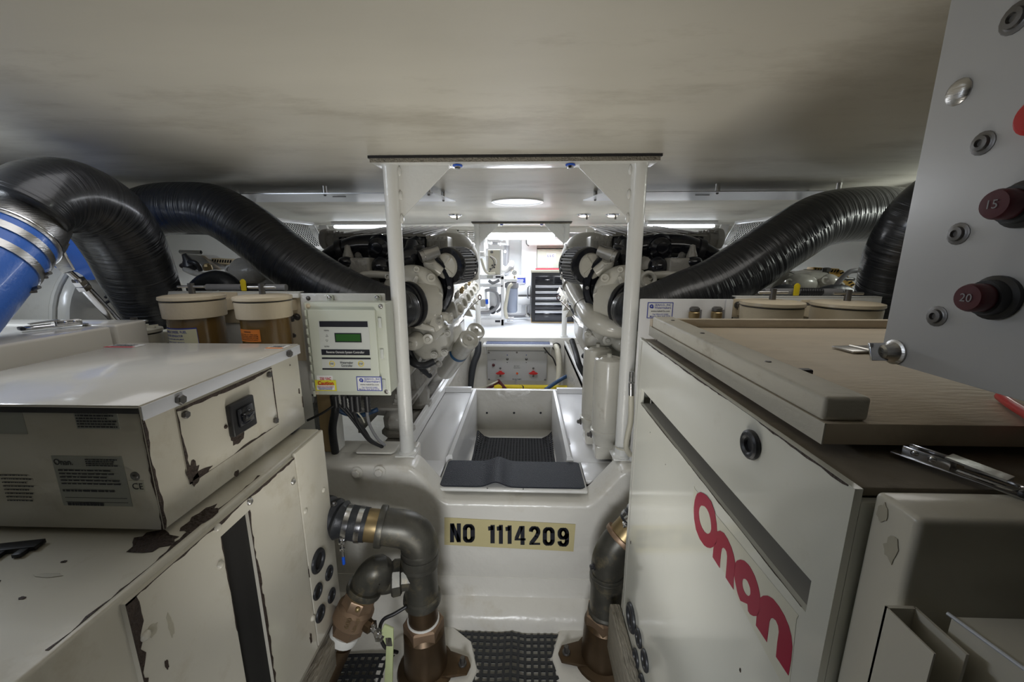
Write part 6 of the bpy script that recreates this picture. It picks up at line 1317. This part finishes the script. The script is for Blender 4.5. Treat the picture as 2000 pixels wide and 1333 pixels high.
for rt in (False,True):
    grille([(505,425,2.75),(612,438,3.7),(636,482,3.7),(520,500,2.75)],22,8,rt,'white mesh vent grille in the upper corner behind the %s long hose' % ('right' if rt else 'left'))
    xf = MIR if rt else None
    b = B(); b.prism([P(622,440,Y=3.62),P(637,440,Y=3.62),P(662,500,Y=3.62),P(645,500,Y=3.62)],(0,0.03,0),0.003); o = b.make('diagonal_strut','white',xf=xf); l_ = P(650,490,Y=3.6); 
    if rt: l_.x = 2*CX-l_.x
    tag(rebase(o,l_),'white diagonal strut beside the %s mesh grille' % ('right' if rt else 'left'),'strut')
# left nook
t = thing('junction_box','flat grey box with handle under the arched hoses at left','box',P(385,530,Y=2.2))
b = B(); b.prism([P(352,496,Y=2.25),P(400,500,Y=2.25),P(432,527,Y=2.1),P(362,530,Y=2.1)],(0,0.10,0),0.006); b.make('case','panel',t)
b = B(); b.prism([P(394,499,Y=2.24),P(402,500,Y=2.24),P(434,527,Y=2.09),P(428,528,Y=2.09)],(0,-0.01,0.0),0.002); b.make('wood_edge','wood',t)
b = B(); pa,pb = P(353,492,Y=2.2),P(392,493,Y=2.2); b.cyl(pa,pb,0.010,seg=12); k = b.make('handle','castw',t)
for p_ in (pa,pb): bolt(p_,(0,-1,0),0.007,0.008,'dsteel',t,'screw','dome')
def duct(pts, Y, m, lab, n, name='slotted_duct', hpx=9):
    t = thing(name,lab,'cable duct',P(pts[0][0],pts[0][1],Y=Y))
    for (x0_,y0_),(x1_,y1_) in zip(pts,pts[1:]):
        pa = P(x0_,y0_,Y=Y); pb = P(x1_,y1_,Y=Y); d = (pb-pa); L_ = d.length; d.normalize(); up_ = V((0,0,1)); up_ = (up_-d*up_.dot(d)).normalized(); n_ = d.cross(up_)
        hh = hpx*Y/FPX
        b = B(); b.obox((pa+pb)/2+V((0,0.03,0)),d,up_,n_,L_,hh,0.05,0.002); k_ = b.make('duct_body',m,t)
        for k in range(n):
            b = B(); b.obox(pa+d*L_*(k+0.5)/n+V((0,0.003,0.002)),d,up_+d*0.35,n_,L_/n*0.42,hh*0.55,0.004); b.make('slot','void',k_,smooth=False)
    return t
duct([(412,510),(452,512)],2.2,'duct','beige slotted cable duct beside the grey box at left',8,hpx=11)
duct([(1590,528),(1640,531)],2.1,'ductor','ochre slotted cable duct at right, level run',9,hpx=11)
duct([(1643,532),(1668,560)],2.08,'ductor','ochre slotted cable duct at right, sloping run',6,hpx=11)
def lumps(px,py,Y,m,lab,name,sc=1.0,flip=1):
    t = thing(name,lab,'engine casting',P(px,py+30,Y=Y))
    c = P(px,py,Y=Y)
    b = B(); b.prism([c+V((flip*x*sc,0,z*sc)) for x,z in ((-0.20,-0.16),(-0.19,-0.06),(-0.13,0.02),(-0.09,0.035),(-0.06,0.02),(0.0,0.035),(0.05,0.03),(0.09,0.04),(0.11,0.02),(0.17,-0.03),(0.21,-0.08),(0.20,-0.16))],(0,0.22,0),0.03,4); b.make('casting','castw' if m is None else m,t)
    b = B(); b.sph(c+V((flip*-0.05*sc,0.02,-0.03*sc)),0.075*sc,1.3,0.8,0.75,18); b.sph(c+V((flip*0.09*sc,0.01,-0.02*sc)),0.05*sc,1,1,0.9,14); b.make('bulge','castw' if m is None else m,t)
    for (x,z) in ((0.055,-0.01),(0.135,-0.035),(-0.12,-0.02)):
        b = B(); b.lathe(c+V((flip*x*sc,-0.01,z*sc)),(0,-1,0.3),[(0.020*sc,-0.02),(0.020*sc,0.012),(0.012*sc,0.012),(0.010*sc,0.006),(0,0.006)],14); b.make('boss','castw' if m is None else m,t)
    b = B(); b.lathe(c+V((flip*0.09*sc,0.03,0.035*sc)),(0,0,1),[(0.02*sc,0),(0.02*sc,0.016),(0.010*sc,0.02),(0,0.02)],6); b.make('drain_plug','dsteel',t)
    b = B(); b.box(c.x-0.12,c.x+0.12,Y+0.03,Y+0.2,0.05,c.z-0.14*sc,0.01); b.make('support_leg','castd',t)
    return t
lumps(505,518,1.98,'castg','grey cast gearbox housing with folds between left hoses and yellow tag','gearbox_housing',1.15)
lumps(1585,545,1.98,None,'cream cast gearbox housing with bosses below the right long hose','gearbox_housing',0.95)
for pts,m_,r_,lab in (([(385,572,1.75),(400,556,1.75),(425,548,1.76),(445,556,1.76),(460,575,1.76)],'rubber',0.045,'glossy black rubber bend behind the left blue-labelled filter'),
    ([(1505,585,1.75),(1525,572,1.76),(1548,574,1.76),(1560,590,1.76)],'rubber',0.035,'black rubber bend behind the nearer right filter'),
    ([(1588,590,1.76),(1615,575,1.77),(1645,574,1.78),(1670,590,1.78)],'rubber',0.038,'black rubber bend behind the farther right filter'),
    ([(1600,545,2.0),(1630,544,2.0),(1668,546,2.0)],'dsteel',0.008,'grey cable running level behind the ochre duct'),
    ([(1632,560,1.9),(1645,543,1.9),(1660,531,1.9),(1675,529,1.9)],'grey',0.011,'grey hose arching in front of the sloping ochre duct'),
    ([(355,520,2.0),(372,512,1.98),(385,516,1.98),(392,528,2.0)],'black',0.012,'black cable loop by the flat grey box at left'),
    ([(362,526,1.98),(380,534,1.96),(405,538,1.96),(425,534,1.98)],'castg',0.014,'thin grey pipe below the flat grey box'),
    ([(610,782,1.9),(590,780,1.9),(560,778,1.9)],'white',0.020,'white pipe left of the wood upright, upper'),
    ([(610,806,1.9),(590,805,1.9),(560,804,1.9)],'white',0.014,'white pipe left of the wood upright, lower')):
    b = B(); b.tube([P(x,y,Y=Y) for x,y,Y in pts],r_,14,5); solo(b,'rubber_bend' if m_=='rubber' else 'cable_loop' if 'cable' in lab else 'small_pipe',m_,P(*pts[1][:2],Y=pts[1][2]),lab,'hose' if m_ in('rubber','grey') else ('cable' if 'cable' in lab else 'pipe'))
b = B(); b.lathe(P(407,527,Y=1.95),(0,-0.3,1),[(0.02,0),(0.02,0.02),(0.012,0.03),(0,0.03)],8); solo(b,'brass_fitting','brass',P(407,530,Y=1.95),'small brass fitting in front of the grey box at left','fitting')
b = B(); b.lathe(P(372,518,Y=2.0),(0,-0.5,1),[(0.03,-0.02),(0.035,0.01),(0.02,0.03),(0.01,0.06),(0,0.06)],10); solo(b,'small_valve','black',P(372,520,Y=2.0),'small black valve in front of the grey box at left','valve')
